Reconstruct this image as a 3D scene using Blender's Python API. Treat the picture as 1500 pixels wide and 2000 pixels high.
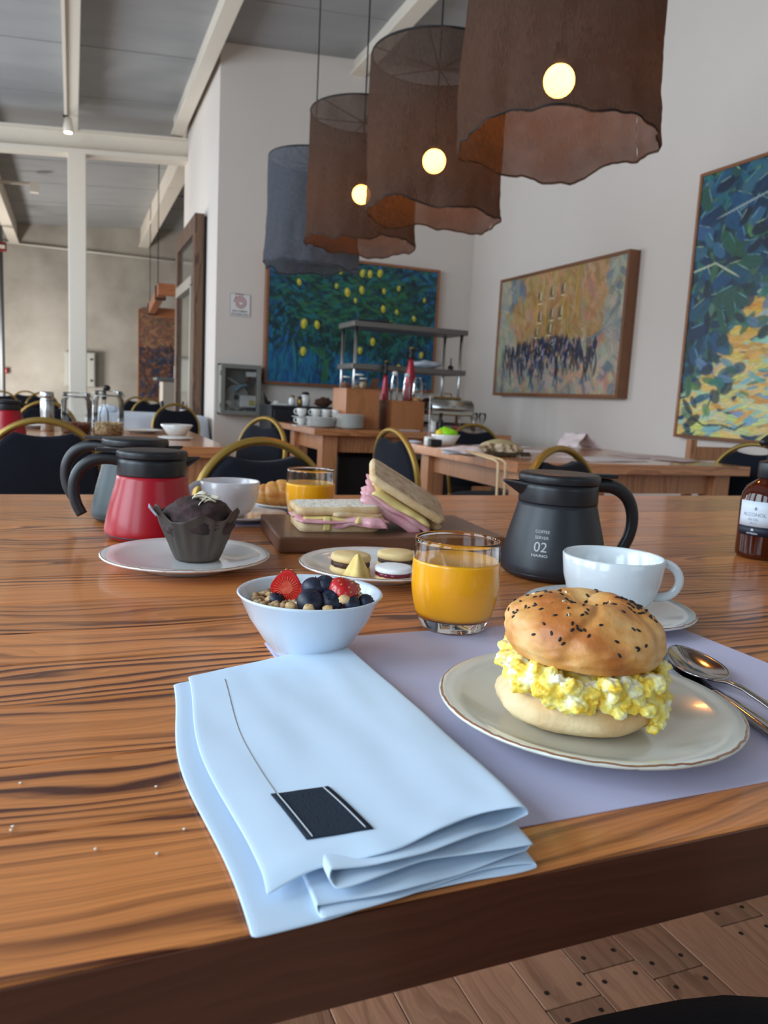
import bpy, bmesh, math, random
import numpy as np
from mathutils import Matrix, Vector, Euler, noise as mnoise
for o in list(bpy.data.objects): bpy.data.objects.remove(o)
random.seed(7); RNG = np.random.default_rng(7)
SC = bpy.context.scene
COL = SC.collection
PI = math.pi
# ------------------------------------------------------------------ camera
FPX, PITCH, ROLL, YAW, ZC = 1503.3, 0.1441, 0.05158, 0.38798, 0.97
cF = np.array([math.sin(YAW)*math.cos(PITCH), math.cos(YAW)*math.cos(PITCH), -math.sin(PITCH)])
cR = np.array([math.cos(YAW), -math.sin(YAW), 0.0]); cU = np.cross(cR, cF)
_c, _s = math.cos(ROLL), math.sin(ROLL)
cR, cU = _c*cR+_s*cU, -_s*cR+_c*cU
cam_d = bpy.data.cameras.new('camera'); cam = bpy.data.objects.new('camera', cam_d); COL.objects.link(cam)
cam.matrix_world = Matrix(((cR[0], cU[0], -cF[0], 0), (cR[1], cU[1], -cF[1], 0), (cR[2], cU[2], -cF[2], ZC), (0, 0, 0, 1)))
cam_d.sensor_fit = 'VERTICAL'; cam_d.sensor_height = 36.0; cam_d.lens = 36.0*FPX/2000.0
cam_d.clip_start = 0.02; cam_d.clip_end = 100
cam_d.dof.use_dof = True; cam_d.dof.focus_distance = 0.60
cam_d.dof.aperture_fstop = cam_d.lens*1e-3/0.0020
SC.camera = cam
def ray(x, y): return cF+cR*(x-750)/FPX-cU*(y-1000)/FPX
def at_z(x, y, z=0.76):
    d = ray(x, y); t = (z-ZC)/d[2]; return Vector((d[0]*t, d[1]*t, z))
def at_y(x, y, Y):
    d = ray(x, y); t = Y/d[1]; return Vector((d[0]*t, Y, ZC+d[2]*t))
def at_x(x, y, X):
    d = ray(x, y); t = X/d[0]; return Vector((X, d[1]*t, ZC+d[2]*t))
# ------------------------------------------------------------------ world, light, exposure
W = bpy.data.worlds.new('world'); SC.world = W; W.use_nodes = True
W.node_tree.nodes['Background'].inputs[0].default_value = (0.62, 0.78, 1.0, 1)
W.node_tree.nodes['Background'].inputs[1].default_value = 0.5
def area(name, loc, size, power, color, rot):
    l = bpy.data.lights.new(name, 'AREA'); l.shape = 'RECTANGLE'; l.size, l.size_y = size
    l.energy = power; l.color = color
    o = bpy.data.objects.new(name, l); COL.objects.link(o); o.location = loc; o.rotation_euler = rot
    return o
DAY = (0.69, 0.86, 1.0)
# tall windows of the left side of the room (out of frame); one daylight source each; the first is fill added for camera-facing sides
for i, (y, p, z, h, c) in enumerate(((-1.3, 46, 1.9, 1.9, DAY), (0.7, 66, 1.9, 1.9, DAY), (2.7, 52, 1.9, 1.9, DAY), (4.7, 30, 1.9, 1.9, (.9, .93, 1)), (7.3, 66, 1.7, 1.6, (.74, .87, 1)), (10.2, 30, 1.1, 1.2, (1, .97, .92)), (13.0, 160, .75, 1.0, (1, .98, .95)))):
    area('window_or_fill_light', (-2.25, y, z), (h, 1.4), p, c, (0, -PI/2, 0))
area('window_or_fill_light', (1.6, -2.9, 2.0), (2.2, 1.3), 14, DAY, (PI/2, 0, 0))  # added fill from behind the camera, no window known there
SC.view_settings.view_transform = 'Standard'; SC.view_settings.look = 'None'
SC.view_settings.exposure = 0.28; SC.view_settings.gamma = 1.0
SC.view_settings.use_curve_mapping = False
# ------------------------------------------------------------------ materials
def lin(c):
    c = c/255.0
    return c/12.92 if c <= 0.04045 else ((c+0.055)/1.055)**2.4
def rgb(r, g, b): return (lin(r), lin(g), lin(b), 1)
MATS = {}
def new_mat(name):
    m = bpy.data.materials.new(name); m.use_nodes = True
    nt = m.node_tree; b = nt.nodes['Principled BSDF']
    return m, nt, b
def mat(name, color, rough=0.5, metal=0.0, var=0.08, scale=20, bump=0.0, bscale=None, coat=0.0, trans=0.0, ior=1.45, sss=0.0, spec=0.5, emit=None, estr=0.0, sheen=0.0, detail=3):
    if name in MATS: return MATS[name]
    m, nt, b = new_mat(name); N = nt.nodes; L = nt.links
    tc = N.new('ShaderNodeTexCoord')
    nz = N.new('ShaderNodeTexNoise'); nz.inputs['Scale'].default_value = scale; nz.inputs['Detail'].default_value = detail
    L.new(tc.outputs['Object'], nz.inputs['Vector'])
    mx = N.new('ShaderNodeMix'); mx.data_type = 'RGBA'
    c = color
    mx.inputs[6].default_value = tuple(max(0, v*(1-var)) for v in c[:3])+(1,)
    mx.inputs[7].default_value = tuple(min(1, v*(1+var)) for v in c[:3])+(1,)
    L.new(nz.outputs['Fac'], mx.inputs[0]); L.new(mx.outputs[2], b.inputs['Base Color'])
    b.inputs['Roughness'].default_value = rough; b.inputs['Metallic'].default_value = metal
    b.inputs['Coat Weight'].default_value = coat; b.inputs['Coat Roughness'].default_value = 0.08
    b.inputs['Transmission Weight'].default_value = trans; b.inputs['IOR'].default_value = ior
    b.inputs['Specular IOR Level'].default_value = spec; b.inputs['Sheen Weight'].default_value = sheen
    if sss > 0:
        b.inputs['Subsurface Weight'].default_value = sss; b.inputs['Subsurface Scale'].default_value = 0.01
    if emit:
        b.inputs['Emission Color'].default_value = emit; b.inputs['Emission Strength'].default_value = estr
    if bump > 0:
        n2 = N.new('ShaderNodeTexNoise'); n2.inputs['Scale'].default_value = bscale or scale*4; n2.inputs['Detail'].default_value = 4
        L.new(tc.outputs['Object'], n2.inputs['Vector'])
        bp = N.new('ShaderNodeBump'); bp.inputs['Strength'].default_value = bump; bp.inputs['Distance'].default_value = 0.002
        L.new(n2.outputs['Fac'], bp.inputs['Height']); L.new(bp.outputs['Normal'], b.inputs['Normal'])
    MATS[name] = m
    return m
def noise_ramp(name, stops, scale=30, detail=4, rough=0.5, bump=0.0, bscale=80, coat=0.0, stretch=(1, 1, 1), sss=0.0, dist=0.0):
    """colour ramp over a noise field in object space"""
    if name in MATS: return MATS[name]
    m, nt, b = new_mat(name); N = nt.nodes; L = nt.links
    tc = N.new('ShaderNodeTexCoord'); mp = N.new('ShaderNodeMapping'); mp.inputs['Scale'].default_value = stretch
    L.new(tc.outputs['Object'], mp.inputs['Vector'])
    nz = N.new('ShaderNodeTexNoise'); nz.inputs['Scale'].default_value = scale; nz.inputs['Detail'].default_value = detail
    nz.inputs['Distortion'].default_value = dist
    L.new(mp.outputs[0], nz.inputs['Vector'])
    r = N.new('ShaderNodeValToRGB'); e = r.color_ramp.elements
    while len(e) < len(stops): e.new(0.5)
    for i, (p, c) in enumerate(stops): e[i].position = p; e[i].color = c
    L.new(nz.outputs['Fac'], r.inputs[0]); L.new(r.outputs[0], b.inputs['Base Color'])
    b.inputs['Roughness'].default_value = rough; b.inputs['Coat Weight'].default_value = coat
    if sss > 0:
        b.inputs['Subsurface Weight'].default_value = sss; b.inputs['Subsurface Scale'].default_value = 0.005
    if bump > 0:
        n2 = N.new('ShaderNodeTexNoise'); n2.inputs['Scale'].default_value = bscale; n2.inputs['Detail'].default_value = 4
        L.new(tc.outputs['Object'], n2.inputs['Vector'])
        bp = N.new('ShaderNodeBump'); bp.inputs['Strength'].default_value = bump; bp.inputs['Distance'].default_value = 0.002
        L.new(n2.outputs['Fac'], bp.inputs['Height']); L.new(bp.outputs['Normal'], b.inputs['Normal'])
    MATS[name] = m
    return m
def wood(name, light, dark, rings=90, wob=7, rough=0.28, coat=0.5, amount=0.85, grain=420, axis='X', varr=0.25):
    """growth-ring bands along one axis, shifted for every board by its own random number"""
    if name in MATS: return MATS[name]
    m, nt, b = new_mat(name); N = nt.nodes; L = nt.links
    tc = N.new('ShaderNodeTexCoord'); oi = N.new('ShaderNodeObjectInfo')
    rn = N.new('ShaderNodeMath'); rn.operation = 'MULTIPLY'; rn.inputs[1].default_value = 37.3; L.new(oi.outputs['Random'], rn.inputs[0])
    ad = N.new('ShaderNodeVectorMath'); ad.operation = 'ADD'; L.new(tc.outputs['Object'], ad.inputs[0])
    cmb = N.new('ShaderNodeCombineXYZ')
    for i in range(3): L.new(rn.outputs[0], cmb.inputs[i])
    L.new(cmb.outputs[0], ad.inputs[1])
    def mapped(s):
        mp = N.new('ShaderNodeMapping'); 
        if axis == 'Y': s = (s[1], s[0], s[2])
        if axis == 'Z': s = (s[2], s[1], s[0])
        mp.inputs['Scale'].default_value = s; L.new(ad.outputs[0], mp.inputs['Vector']); return mp.outputs[0]
    def noise(s, detail=2):
        n = N.new('ShaderNodeTexNoise'); n.inputs['Scale'].default_value = 1; n.inputs['Detail'].default_value = detail
        L.new(mapped(s), n.inputs['Vector']); return n.outputs['Fac']
    def math_(op, a, bb):
        q = N.new('ShaderNodeMath'); q.operation = op
        for i, v in enumerate((a, bb)):
            if isinstance(v, (int, float)): q.inputs[i].default_value = v
            else: L.new(v, q.inputs[i])
        return q.outputs[0]
    sep = N.new('ShaderNodeSeparateXYZ'); L.new(ad.outputs[0], sep.inputs[0])
    cross = sep.outputs['X' if axis == 'Y' else 'Y']
    third = sep.outputs['X' if axis == 'Z' else 'Z']
    t = math_('ADD', math_('MULTIPLY', cross, rings), math_('MULTIPLY', noise((2.2, 7, 7), 2), wob))
    t = math_('ADD', t, math_('MULTIPLY', third, rings*0.6))
    t = math_('ADD', t, math_('MULTIPLY', noise((.7, 26, 26), 1), rings*.045))
    t = math_('ADD', t, math_('MULTIPLY', noise((14, 40, 40), 2), 0.5))
    fr = math_('FRACT', t, 0)
    rp = N.new('ShaderNodeValToRGB'); e = rp.color_ramp.elements
    e[0].position = 0; e[0].color = (0, 0, 0, 1); e[1].position = 0.42; e[1].color = (.10, .10, .10, 1)
    q = e.new(0.70); q.color = (.9, .9, .9, 1); q = e.new(0.86); q.color = (1, 1, 1, 1); q = e.new(1.0); q.color = (0.05, .05, .05, 1)
    L.new(fr, rp.inputs[0])
    lowf = noise((1.3, 11, 11), 1)
    rr = N.new('ShaderNodeMapRange'); rr.inputs['From Min'].default_value = 0.35; rr.inputs['From Max'].default_value = 0.62
    rr.inputs['To Min'].default_value = 0.12; rr.inputs['To Max'].default_value = 1.0; L.new(lowf, rr.inputs['Value'])
    fac = math_('MULTIPLY', math_('MULTIPLY', rp.outputs[0], rr.outputs[0]), amount)
    fr2 = math_('FRACT', math_('MULTIPLY', t, 3.3), 0)
    fac = math_('ADD', fac, math_('MULTIPLY', fr2, 0.22))
    fac = math_('ADD', fac, math_('MULTIPLY', math_('SUBTRACT', noise((9, grain, grain), 2), 0.5), 0.45))
    mx = N.new('ShaderNodeMix'); mx.data_type = 'RGBA'; mx.inputs[6].default_value = light; mx.inputs[7].default_value = dark
    mx.clamp_factor = True
    L.new(fac, mx.inputs[0])
    hs = N.new('ShaderNodeHueSaturation'); L.new(mx.outputs[2], hs.inputs['Color'])
    v = N.new('ShaderNodeMapRange'); v.inputs['To Min'].default_value = 1-varr; v.inputs['To Max'].default_value = 1+varr
    L.new(oi.outputs['Random'], v.inputs['Value']); L.new(v.outputs[0], hs.inputs['Value'])
    L.new(hs.outputs[0], b.inputs['Base Color'])
    b.inputs['Roughness'].default_value = rough; b.inputs['Coat Weight'].default_value = coat; b.inputs['Coat Roughness'].default_value = 0.12
    bp = N.new('ShaderNodeBump'); bp.inputs['Strength'].default_value = 0.06; bp.inputs['Distance'].default_value = 0.001
    L.new(fac, bp.inputs['Height']); L.new(bp.outputs['Normal'], b.inputs['Normal'])
    MATS[name] = m
    return m
# ------------------------------------------------------------------ mesh building
class MB:
    def __init__(s): s.v = []; s.f = []; s.m = []; s.s = []
    def add(s, vs, fs, mi=0, smooth=True, M=None):
        n = len(s.v)
        if M is not None: vs = [M @ Vector(v) for v in vs]
        s.v += [tuple(v) for v in vs]
        for f in fs: s.f.append(tuple(i+n for i in f)); s.m.append(mi); s.s.append(smooth)
        return s
    def box(s, x0, y0, z0, x1, y1, z1, mi=0, M=None):
        vs = [(x, y, z) for z in (z0, z1) for y in (y0, y1) for x in (x0, x1)]
        return s.add(vs, [(0, 2, 3, 1), (4, 5, 7, 6), (0, 1, 5, 4), (2, 6, 7, 3), (0, 4, 6, 2), (1, 3, 7, 5)], mi, False, M)
    def lathe(s, prof, seg=48, mi=0, M=None, cap=True, smooth=True, fn=None):
        vs = []; fs = []
        for r, z in prof:
            for i in range(seg):
                a = 2*PI*i/seg
                p = (r*math.cos(a), r*math.sin(a), z)
                vs.append(fn(p, a) if fn else p)
        for j in range(len(prof)-1):
            for i in range(seg):
                k = (i+1) % seg
                fs.append((j*seg+i, j*seg+k, (j+1)*seg+k, (j+1)*seg+i))
        if cap:
            if prof[0][0] > 1e-6: fs.append(tuple(range(seg))[::-1])
            if prof[-1][0] > 1e-6: fs.append(tuple((len(prof)-1)*seg+i for i in range(seg)))
        return s.add(vs, fs, mi, smooth, M)
    def tube(s, pts, rad, seg=10, mi=0, M=None, flat=1.0, closed=False, up=None, smooth=True):
        """swept section: rad is a number or a list; flat squeezes the section along its second axis"""
        P = [Vector(p) for p in pts]; n = len(P); R = rad if isinstance(rad, (list, tuple)) else [rad]*n
        vs = []; fs = []
        ref = Vector(up) if up else Vector((0.13, 0.21, 0.97))
        nrm = None
        for i in range(n):
            if closed: t = P[(i+1) % n]-P[i-1]
            else: t = P[min(i+1, n-1)]-P[max(i-1, 0)]
            t.normalize()
            if up or nrm is None:
                b = t.cross(ref)
                if b.length < 1e-4: b = t.cross(Vector((1, 0, 0)))
                b.normalize(); nrm = b.cross(t).normalized()
            else:
                nrm = (nrm-t*nrm.dot(t)).normalized(); b = t.cross(nrm)
            for k in range(seg):
                a = 2*PI*k/seg+(PI/seg if seg == 4 else 0)
                q = P[i]+b*(math.cos(a)*R[i])+nrm*(math.sin(a)*R[i]*flat)
                vs.append(q)
        for i in range(n if closed else n-1):
            j = (i+1) % n
            for k in range(seg):
                l = (k+1) % seg
                fs.append((i*seg+k, i*seg+l, j*seg+l, j*seg+k))
        if not closed: fs.append(tuple(range(seg))[::-1]); fs.append(tuple((n-1)*seg+k for k in range(seg)))
        return s.add(vs, fs, mi, smooth and seg > 4, M)
    def ell(s, c, r, seg=16, rings=10, mi=0, M=None, fn=None):
        vs = [(0, 0, -1)]; fs = []
        for j in range(1, rings):
            ph = -PI/2+PI*j/rings
            for i in range(seg):
                a = 2*PI*i/seg; vs.append((math.cos(ph)*math.cos(a), math.cos(ph)*math.sin(a), math.sin(ph)))
        vs.append((0, 0, 1)); n = len(vs)
        for i in range(seg): fs.append((0, 1+(i+1) % seg, 1+i)); fs.append((n-1, n-1-seg+i, n-1-seg+(i+1) % seg))
        for j in range(rings-2):
            for i in range(seg):
                k = (i+1) % seg; a = 1+j*seg
                fs.append((a+i, a+k, a+seg+k, a+seg+i))
        out = []
        for v in vs:
            v = Vector(v)
            if fn: v = fn(v)
            out.append((c[0]+v[0]*r[0], c[1]+v[1]*r[1], c[2]+v[2]*r[2]))
        return s.add(out, fs, mi, True, M)
    def prism(s, poly, z0, z1, mi=0, M=None, smooth=False):
        n = len(poly)
        vs = [(x, y, z0) for x, y in poly]+[(x, y, z1) for x, y in poly]
        fs = [tuple(range(n))[::-1], tuple(range(n, 2*n))]+[(i, (i+1) % n, n+(i+1) % n, n+i) for i in range(n)]
        return s.add(vs, fs, mi, smooth, M)
    def grid(s, fn, nu, nv, mi=0, M=None, smooth=True, flip=False):
        vs = [fn(i/nu, j/nv) for j in range(nv+1) for i in range(nu+1)]
        fs = []
        for j in range(nv):
            for i in range(nu):
                a = j*(nu+1)+i; q = (a, a+1, a+nu+2, a+nu+1); fs.append(q[::-1] if flip else q)
        return s.add(vs, fs, mi, smooth, M)
    def build(s, name, mats, parent=None, loc=None, rot=None, bevel=0, thick=0, sub=0, kind=None, bseg=2):
        me = bpy.data.meshes.new(name); me.from_pydata(s.v, [], s.f)
        if not isinstance(mats, (list, tuple)): mats = [mats]
        for m in mats: me.materials.append(m)
        me.polygons.foreach_set('material_index', s.m); me.polygons.foreach_set('use_smooth', s.s)
        me.update()
        o = bpy.data.objects.new(name, me); COL.objects.link(o)
        if parent: o.parent = parent
        if loc is not None: o.location = loc
        if rot is not None: o.rotation_euler = rot
        if thick:
            md = o.modifiers.new('solid', 'SOLIDIFY'); md.thickness = thick; md.offset = 0
        if bevel:
            md = o.modifiers.new('bevel', 'BEVEL'); md.width = bevel; md.segments = bseg; md.limit_method = 'ANGLE'; md.angle_limit = 0.7
            md.harden_normals = False
        if sub:
            md = o.modifiers.new('sub', 'SUBSURF'); md.levels = sub; md.render_levels = sub
        if kind: o['kind'] = kind
        return o
def tag(o, label, cat, group=None, kind=None):
    o['label'] = label; o['category'] = cat
    if group: o['group'] = group
    if kind: o['kind'] = kind
    return o
def thing(name, label, cat, loc=(0, 0, 0), rz=0, group=None, rot=None):
    o = bpy.data.objects.new(name, None); COL.objects.link(o); o.location = loc
    o.rotation_euler = rot if rot else (0, 0, rz); o.empty_display_size = 0.05
    return tag(o, label, cat, group)
def copy_tree(o, parent=None):
    c = o.copy(); COL.objects.link(c); c.parent = parent
    for ch in list(o.children): copy_tree(ch, c)
    return c
def dup(o, loc, rz=None, label=None, group=None, scale=None):
    c = copy_tree(o); c.location = loc
    if rz is not None: c.rotation_euler = (c.rotation_euler[0], c.rotation_euler[1], rz)
    if label: c['label'] = label
    if group: c['group'] = group
    if scale: c.scale = (scale,)*3 if isinstance(scale, (int, float)) else scale
    return c
def struct(name, mb, m, **k):
    o = mb.build(name, m, **k); o['kind'] = 'structure'; return o
def nz(x, y, z=0): return mnoise.noise(Vector((x, y, z)))
def lumpy(amp, fr, seed=0):
    def f(v):
        k = 1+amp*mnoise.noise(Vector((v[0]*fr+seed, v[1]*fr+seed*1.7, v[2]*fr-seed)))
        return v*k
    return f
def T3(loc, rot=(0, 0, 0), sc=(1, 1, 1)):
    return Matrix.Translation(loc) @ Euler(rot).to_matrix().to_4x4() @ Matrix.Diagonal((*sc, 1))
def text_obj(name, txt, size, m, parent, loc, rot, align='CENTER', ext=0.0002, font_bold=False, sx=1.0):
    cu = bpy.data.curves.new(name, 'FONT'); cu.body = txt; cu.size = size; cu.align_x = align; cu.extrude = ext
    cu.offset = 0.015*size if font_bold else 0.0; cu.resolution_u = 3
    cu.materials.append(m)
    t_ = bpy.data.objects.new('tmp', cu); COL.objects.link(t_)
    me = bpy.data.meshes.new_from_object(t_.evaluated_get(bpy.context.evaluated_depsgraph_get())); bpy.data.objects.remove(t_)
    o = bpy.data.objects.new(name, me); COL.objects.link(o)
    if parent: o.parent = parent
    o.location = loc; o.rotation_euler = rot; o.scale = (sx, 1, 1)
    return o
TZ = 0.76
# ================================================================== SETTING
YB, XR, XJ, YX, YFAR = 6.867, 3.6, 1.149, 8.84, 15.15
def zceil(x): return 3.81+0.082*(x-1.18)
M_wall = mat('wall_paint', rgb(224, 214, 205), 0.85, var=0.03, scale=2.5, bump=0.15, bscale=60)
M_jog = M_wall
M_conc = noise_ramp('concrete_plaster', [(0.3, rgb(150, 143, 132)), (0.55, rgb(172, 165, 154)), (0.75, rgb(186, 180, 170))], 1.6, 5, 0.9, 0.2, 30)
M_ceil = noise_ramp('ceiling_board', [(0.3, rgb(150, 151, 152)), (0.7, rgb(160, 160, 160))], 2, 3, 0.6, 0.08, 14, stretch=(1, 3, 1))
M_white = mat('white_enamel', rgb(228, 218, 202), 0.45, var=0.03)
M_floorbase = mat('subfloor', rgb(40, 28, 22), 0.9)
XL = -2.4
struct('floor', MB().box(XL, -3, -0.06, XR, YFAR, -0.012), M_floorbase)
FLOOR = bpy.data.objects['floor']
struct('wall_right', MB().box(XR, -3, 0, XR+.15, YB+.15, 4.4), M_wall)
struct('wall_back', MB().box(XJ, YB, 0, XR, YB+.15, 4.4), M_wall)
struct('wall_side', MB().box(XJ, YB+.15, 0, XJ+.15, YX+.2, 4.4), M_jog)
struct('wall_far', MB().box(XL, YFAR, 0, XR+1, YFAR+.15, 4.4), M_conc)
struct('wall_annex', MB().box(XR+.6, YX+.2, 0, XR+.75, YFAR, 4.4), M_conc)
struct('wall_annex_front', MB().box(XJ+.15, YX+.05, 0, XR+.6, YX+.2, 4.4), M_wall)
struct('wall_left', MB().box(XL-.15, -3, 0, XL, YFAR, 4.0), M_wall)
struct('wall_front', MB().box(XL, -3.15, 0, XR, -3, 4.4), mat('front_wall_paint', rgb(120, 112, 104), 0.9))
# ceiling: sloping boards laid across, a fine joint between each pair
cb = MB(); cb.add([(XL, -3, zceil(XL)+.05), (XR+1, -3, zceil(XR+1)+.05), (XR+1, YFAR, zceil(XR+1)+.05), (XL, YFAR, zceil(XL)+.05),
                   (XL, -3, zceil(XL)+.12), (XR+1, -3, zceil(XR+1)+.12), (XR+1, YFAR, zceil(XR+1)+.12), (XL, YFAR, zceil(XL)+.12)],
                  [(0, 3, 2, 1), (4, 5, 6, 7), (0, 1, 5, 4), (1, 2, 6, 5), (2, 3, 7, 6), (3, 0, 4, 7)], 0, False)
CEIL = struct('ceiling', cb, M_ceil)
for k in range(30):
    y0 = -3+k*0.605; y1 = y0+0.602
    p = MB(); zl, zr = zceil(XL), zceil(XR+1); j = 0.004*(k % 2)
    p.add([(XL, y0, zl-j), (XR+1, y0, zr-j), (XR+1, y1, zr-j), (XL, y1, zl-j), (XL, y0, zl+.045), (XR+1, y0, zr+.045), (XR+1, y1, zr+.045), (XL, y1, zl+.045)],
          [(0, 3, 2, 1), (4, 5, 6, 7), (0, 1, 5, 4), (1, 2, 6, 5), (2, 3, 7, 6), (3, 0, 4, 7)], 0, False)
    p.build('ceiling_panel', M_ceil, CEIL)
# beams that run along the room under the ceiling
def ybeam(n, x0, x1, y0, y1, dz, over=0.0):
    b = MB(); z = zceil((x0+x1)/2)+.01
    # two flanges and a web, like a channel
    b.box(x0, y0, z-dz-over, x1, y1, z-dz+0.03-over); b.box(x0+.03, y0, z-dz+0.03-over, x1-.03, y1, z)
    return struct(n, b, M_white, bevel=0.004)
ybeam('trim_1', 0.98, 1.10, -3, YX+.05, 0.20)
ybeam('trim_2', -0.05, 0.07, -3, YX, 0.24)
ybeam('trim_3', 2.28, 2.41, -3, YB+.02, 0.14)
ybeam('trim_4', 1.13, 1.30, YX+.2, YFAR, 0.34)
ybeam('trim_5', -0.99, -0.83, YX+.2, YFAR, 0.34)
# cross beam on the column: web with a lower flange
b = MB()
def xb(x0, x1, ya, yb, za0, za1):
    s = 0.082
    f = lambda x, z: z+s*(x+0.637)
    b.add([(x0, ya, f(x0, za0)), (x1, ya, f(x1, za0)), (x1, yb, f(x1, za0)), (x0, yb, f(x0, za0)),
           (x0, ya, f(x0, za1)), (x1, ya, f(x1, za1)), (x1, yb, f(x1, za1)), (x0, yb, f(x0, za1))],
          [(0, 3, 2, 1), (4, 5, 6, 7), (0, 1, 5, 4), (1, 2, 6, 5), (2, 3, 7, 6), (3, 0, 4, 7)], 0, False)
xb(XL, XJ, YX+.03, YX+.09, 3.26, 3.44); xb(XL, XJ, YX-.04, YX+.16, 3.215, 3.262); xb(XL, XJ, YX-.04, YX+.16, 3.43, 3.45)
struct('trim_6', b, M_white, bevel=0.004)
struct('column', MB().box(-0.03, YX-.03, 0, 0.145, YX+.145, 3.285), M_white, bevel=0.01)
# narrow conduit across the far wall
c0, c1 = at_y(20, 474, YFAR-.03), at_y(359, 513, YFAR-.03); d_ = (c1-c0)
struct('trim_7', MB().tube([c0-d_*0.05, c1+d_*0.4], 0.018, 6), mat('conduit_paint', rgb(200, 196, 184), 0.5))
c0 = at_y(0, 358, 11.6); c1 = at_y(62, 360, 11.6)
tag(MB().tube([c0-Vector((.5, 0, 0)), c1], 0.02, 6).box(c1.x-.02, c1.y-.05, c1.z-.1, c1.x+.08, c1.y+.05, c1.z+.03).build('cable_conduit', M_white), 'thin white conduit with a junction box under the far ceiling, beyond the column', 'conduit')
c0 = at_y(305, 372, 12.4); c1 = at_y(362, 383, 12.4)
tag(MB().tube([c0, c1], 0.022, 6).box(c0.x, c0.y-.03, c0.z+.03, c1.x, c1.y+.03, c1.z+.05).build('curtain_rail', mat('rail_dark', rgb(50, 48, 46), 0.5)), 'dark horizontal rail under the far ceiling beside the wooden door', 'rail')
# dark downpipe at the far left
pp = at_y(3, 600, 13.6)
tag(MB().tube([(pp.x, pp.y, 0.4), (pp.x, pp.y, 3.3)], 0.035, 8).build('downpipe', mat('pipe_grey', rgb(96, 98, 100), 0.5)), 'grey vertical pipe running down the concrete wall', 'pipe')
pp = at_y(3, 482, 13.5)
r_ = thing('fire_alarm', 'dark red alarm box high on the concrete wall', 'alarm', pp)
MB().box(-.1, -.05, -.07, .07, 0, .07).build('housing', mat('alarm_red', rgb(120, 30, 30), 0.5), r_, bevel=.01)
MB().box(-.06, -.058, -.03, .05, -.05, .02).build('lens', M_white, r_)
pp = at_y(8, 724, 15.1)
r_ = thing('alarm_button', 'small square red call button low on the concrete wall', 'alarm button', pp)
MB().box(-.05, -.04, -.05, .05, 0, .05).build('housing', mat('button_red', rgb(190, 40, 45), 0.4), r_, bevel=.006)
MB().box(-.03, -.045, -.02, .03, -.04, .01).build('plate', M_white, r_)
# electrical cabinet on far wall
e0, e1 = at_y(126, 686, YFAR), at_y(186, 757, YFAR)
r_ = thing('electrical_cabinet', 'pale grey steel electrical cabinet on the concrete wall behind the white column', 'cabinet', ((e0.x+e1.x)/2, YFAR-.002, e1.z))
w_, h_ = (e1.x-e0.x)/2, e0.z-e1.z
MB().box(-w_, -.14, 0, w_, 0, h_).build('housing', mat('cabinet_grey', rgb(168, 168, 160), 0.5), r_, bevel=.006)
MB().box(-w_+.02, -.15, .02, w_-.02, -.14, h_-.02).build('door', mat('cabinet_door_grey', rgb(180, 180, 172), 0.5), r_, bevel=.003)
for zz in (.12, h_-.12): MB().tube([(w_-.07, -.165, zz), (w_-.07, -.15, zz)], .02, 8).build('latch', mat('black_plastic', rgb(22, 22, 24), 0.4), r_)
# floor planks, each one laid and nailed
M_plank = wood('floor_plank_wood', rgb(206, 160, 128), rgb(130, 92, 70), rings=26, wob=5, rough=0.5, coat=0.15, amount=0.5, grain=300, axis='Y', varr=0.3)
M_nail = mat('nail_iron', rgb(62, 52, 46), 0.6, metal=0.4)
px0 = 0.377-0.111*22; joints = {25: 0.93, 26: 0.98, 27: 0.93, 29: 1.0}
nail_me = None
for k in range(52):
    x0 = px0+0.111*k; x1 = x0+0.1095
    if x1 > XR: break
    ys = []
    j = joints.get(k, 0.2+random.random()*1.2); 
    y = j-2.4
    while y < YB: ys.append(y); y += 2.4
    for y in ys:
        a, b2 = max(y, -1.0), min(y+2.397, YB)
        if b2-a < .05: continue
        dz = random.uniform(-.0006, .0006)
        o = MB().box(x0, a, -.012, x1, b2, dz).build('plank', M_plank, FLOOR, bevel=.0015, bseg=1)
        if 0.3 < x0 < 1.5:
            for yy in (y+.03, y+2.37):
                if not (0.5 < yy < 1.6): continue
                for xx in (x0+.022, x1-.022):
                    if nail_me is None:
                        nail_me = MB().lathe([(0, .0012), (.004, .001), (.0048, 0)], 12, cap=False).build('nail', M_nail, o, (xx, yy, dz))
                    else:
                        n_ = nail_me.copy(); COL.objects.link(n_); n_.parent = o; n_.location = (xx, yy, dz)
# ---------- wooden sliding door parked along the side wall
M_oldwood = wood('weathered_door_wood', rgb(112, 84, 64), rgb(56, 38, 28), rings=30, wob=5, rough=0.7, coat=0, amount=0.7, axis='Z', varr=0.1)
M_darkgl = mat('dark_window_glass', rgb(70, 74, 70), 0.12, var=.2, scale=3, coat=0.6)
D0, D1 = 7.42, 8.84
dr = bpy.data.objects.new('door_1', None); COL.objects.link(dr); dr.location = (1.04, D0, 0); dr['kind'] = 'structure'
L_ = D1-D0; ZT = 2.56
MB().box(0, 0, .02, .085, .14, ZT).build('stile', M_oldwood, dr, bevel=.004)
MB().box(0, L_-.14, .02, .085, L_, ZT).build('stile', M_oldwood, dr, bevel=.004)
MB().box(0, .14, ZT-.16, .085, L_-.14, ZT).build('rail', M_oldwood, dr, bevel=.004)
MB().box(0, .14, .02, .085, L_-.14, .5).build('rail', M_oldwood, dr, bevel=.004)
MB().box(-.012, .14, 1.93, .085, L_-.14, 2.03).build('rail', mat('pale_rail', rgb(160, 150, 138), .6), dr, bevel=.004)
MB().box(-.012, .14, .5, .0, .19, 1.95).build('bead', mat('pale_bead', rgb(176, 172, 156), .6), dr)
MB().box(.03, .14, .5, .045, L_-.14, 1.93).build('glass', M_darkgl, dr)
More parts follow.
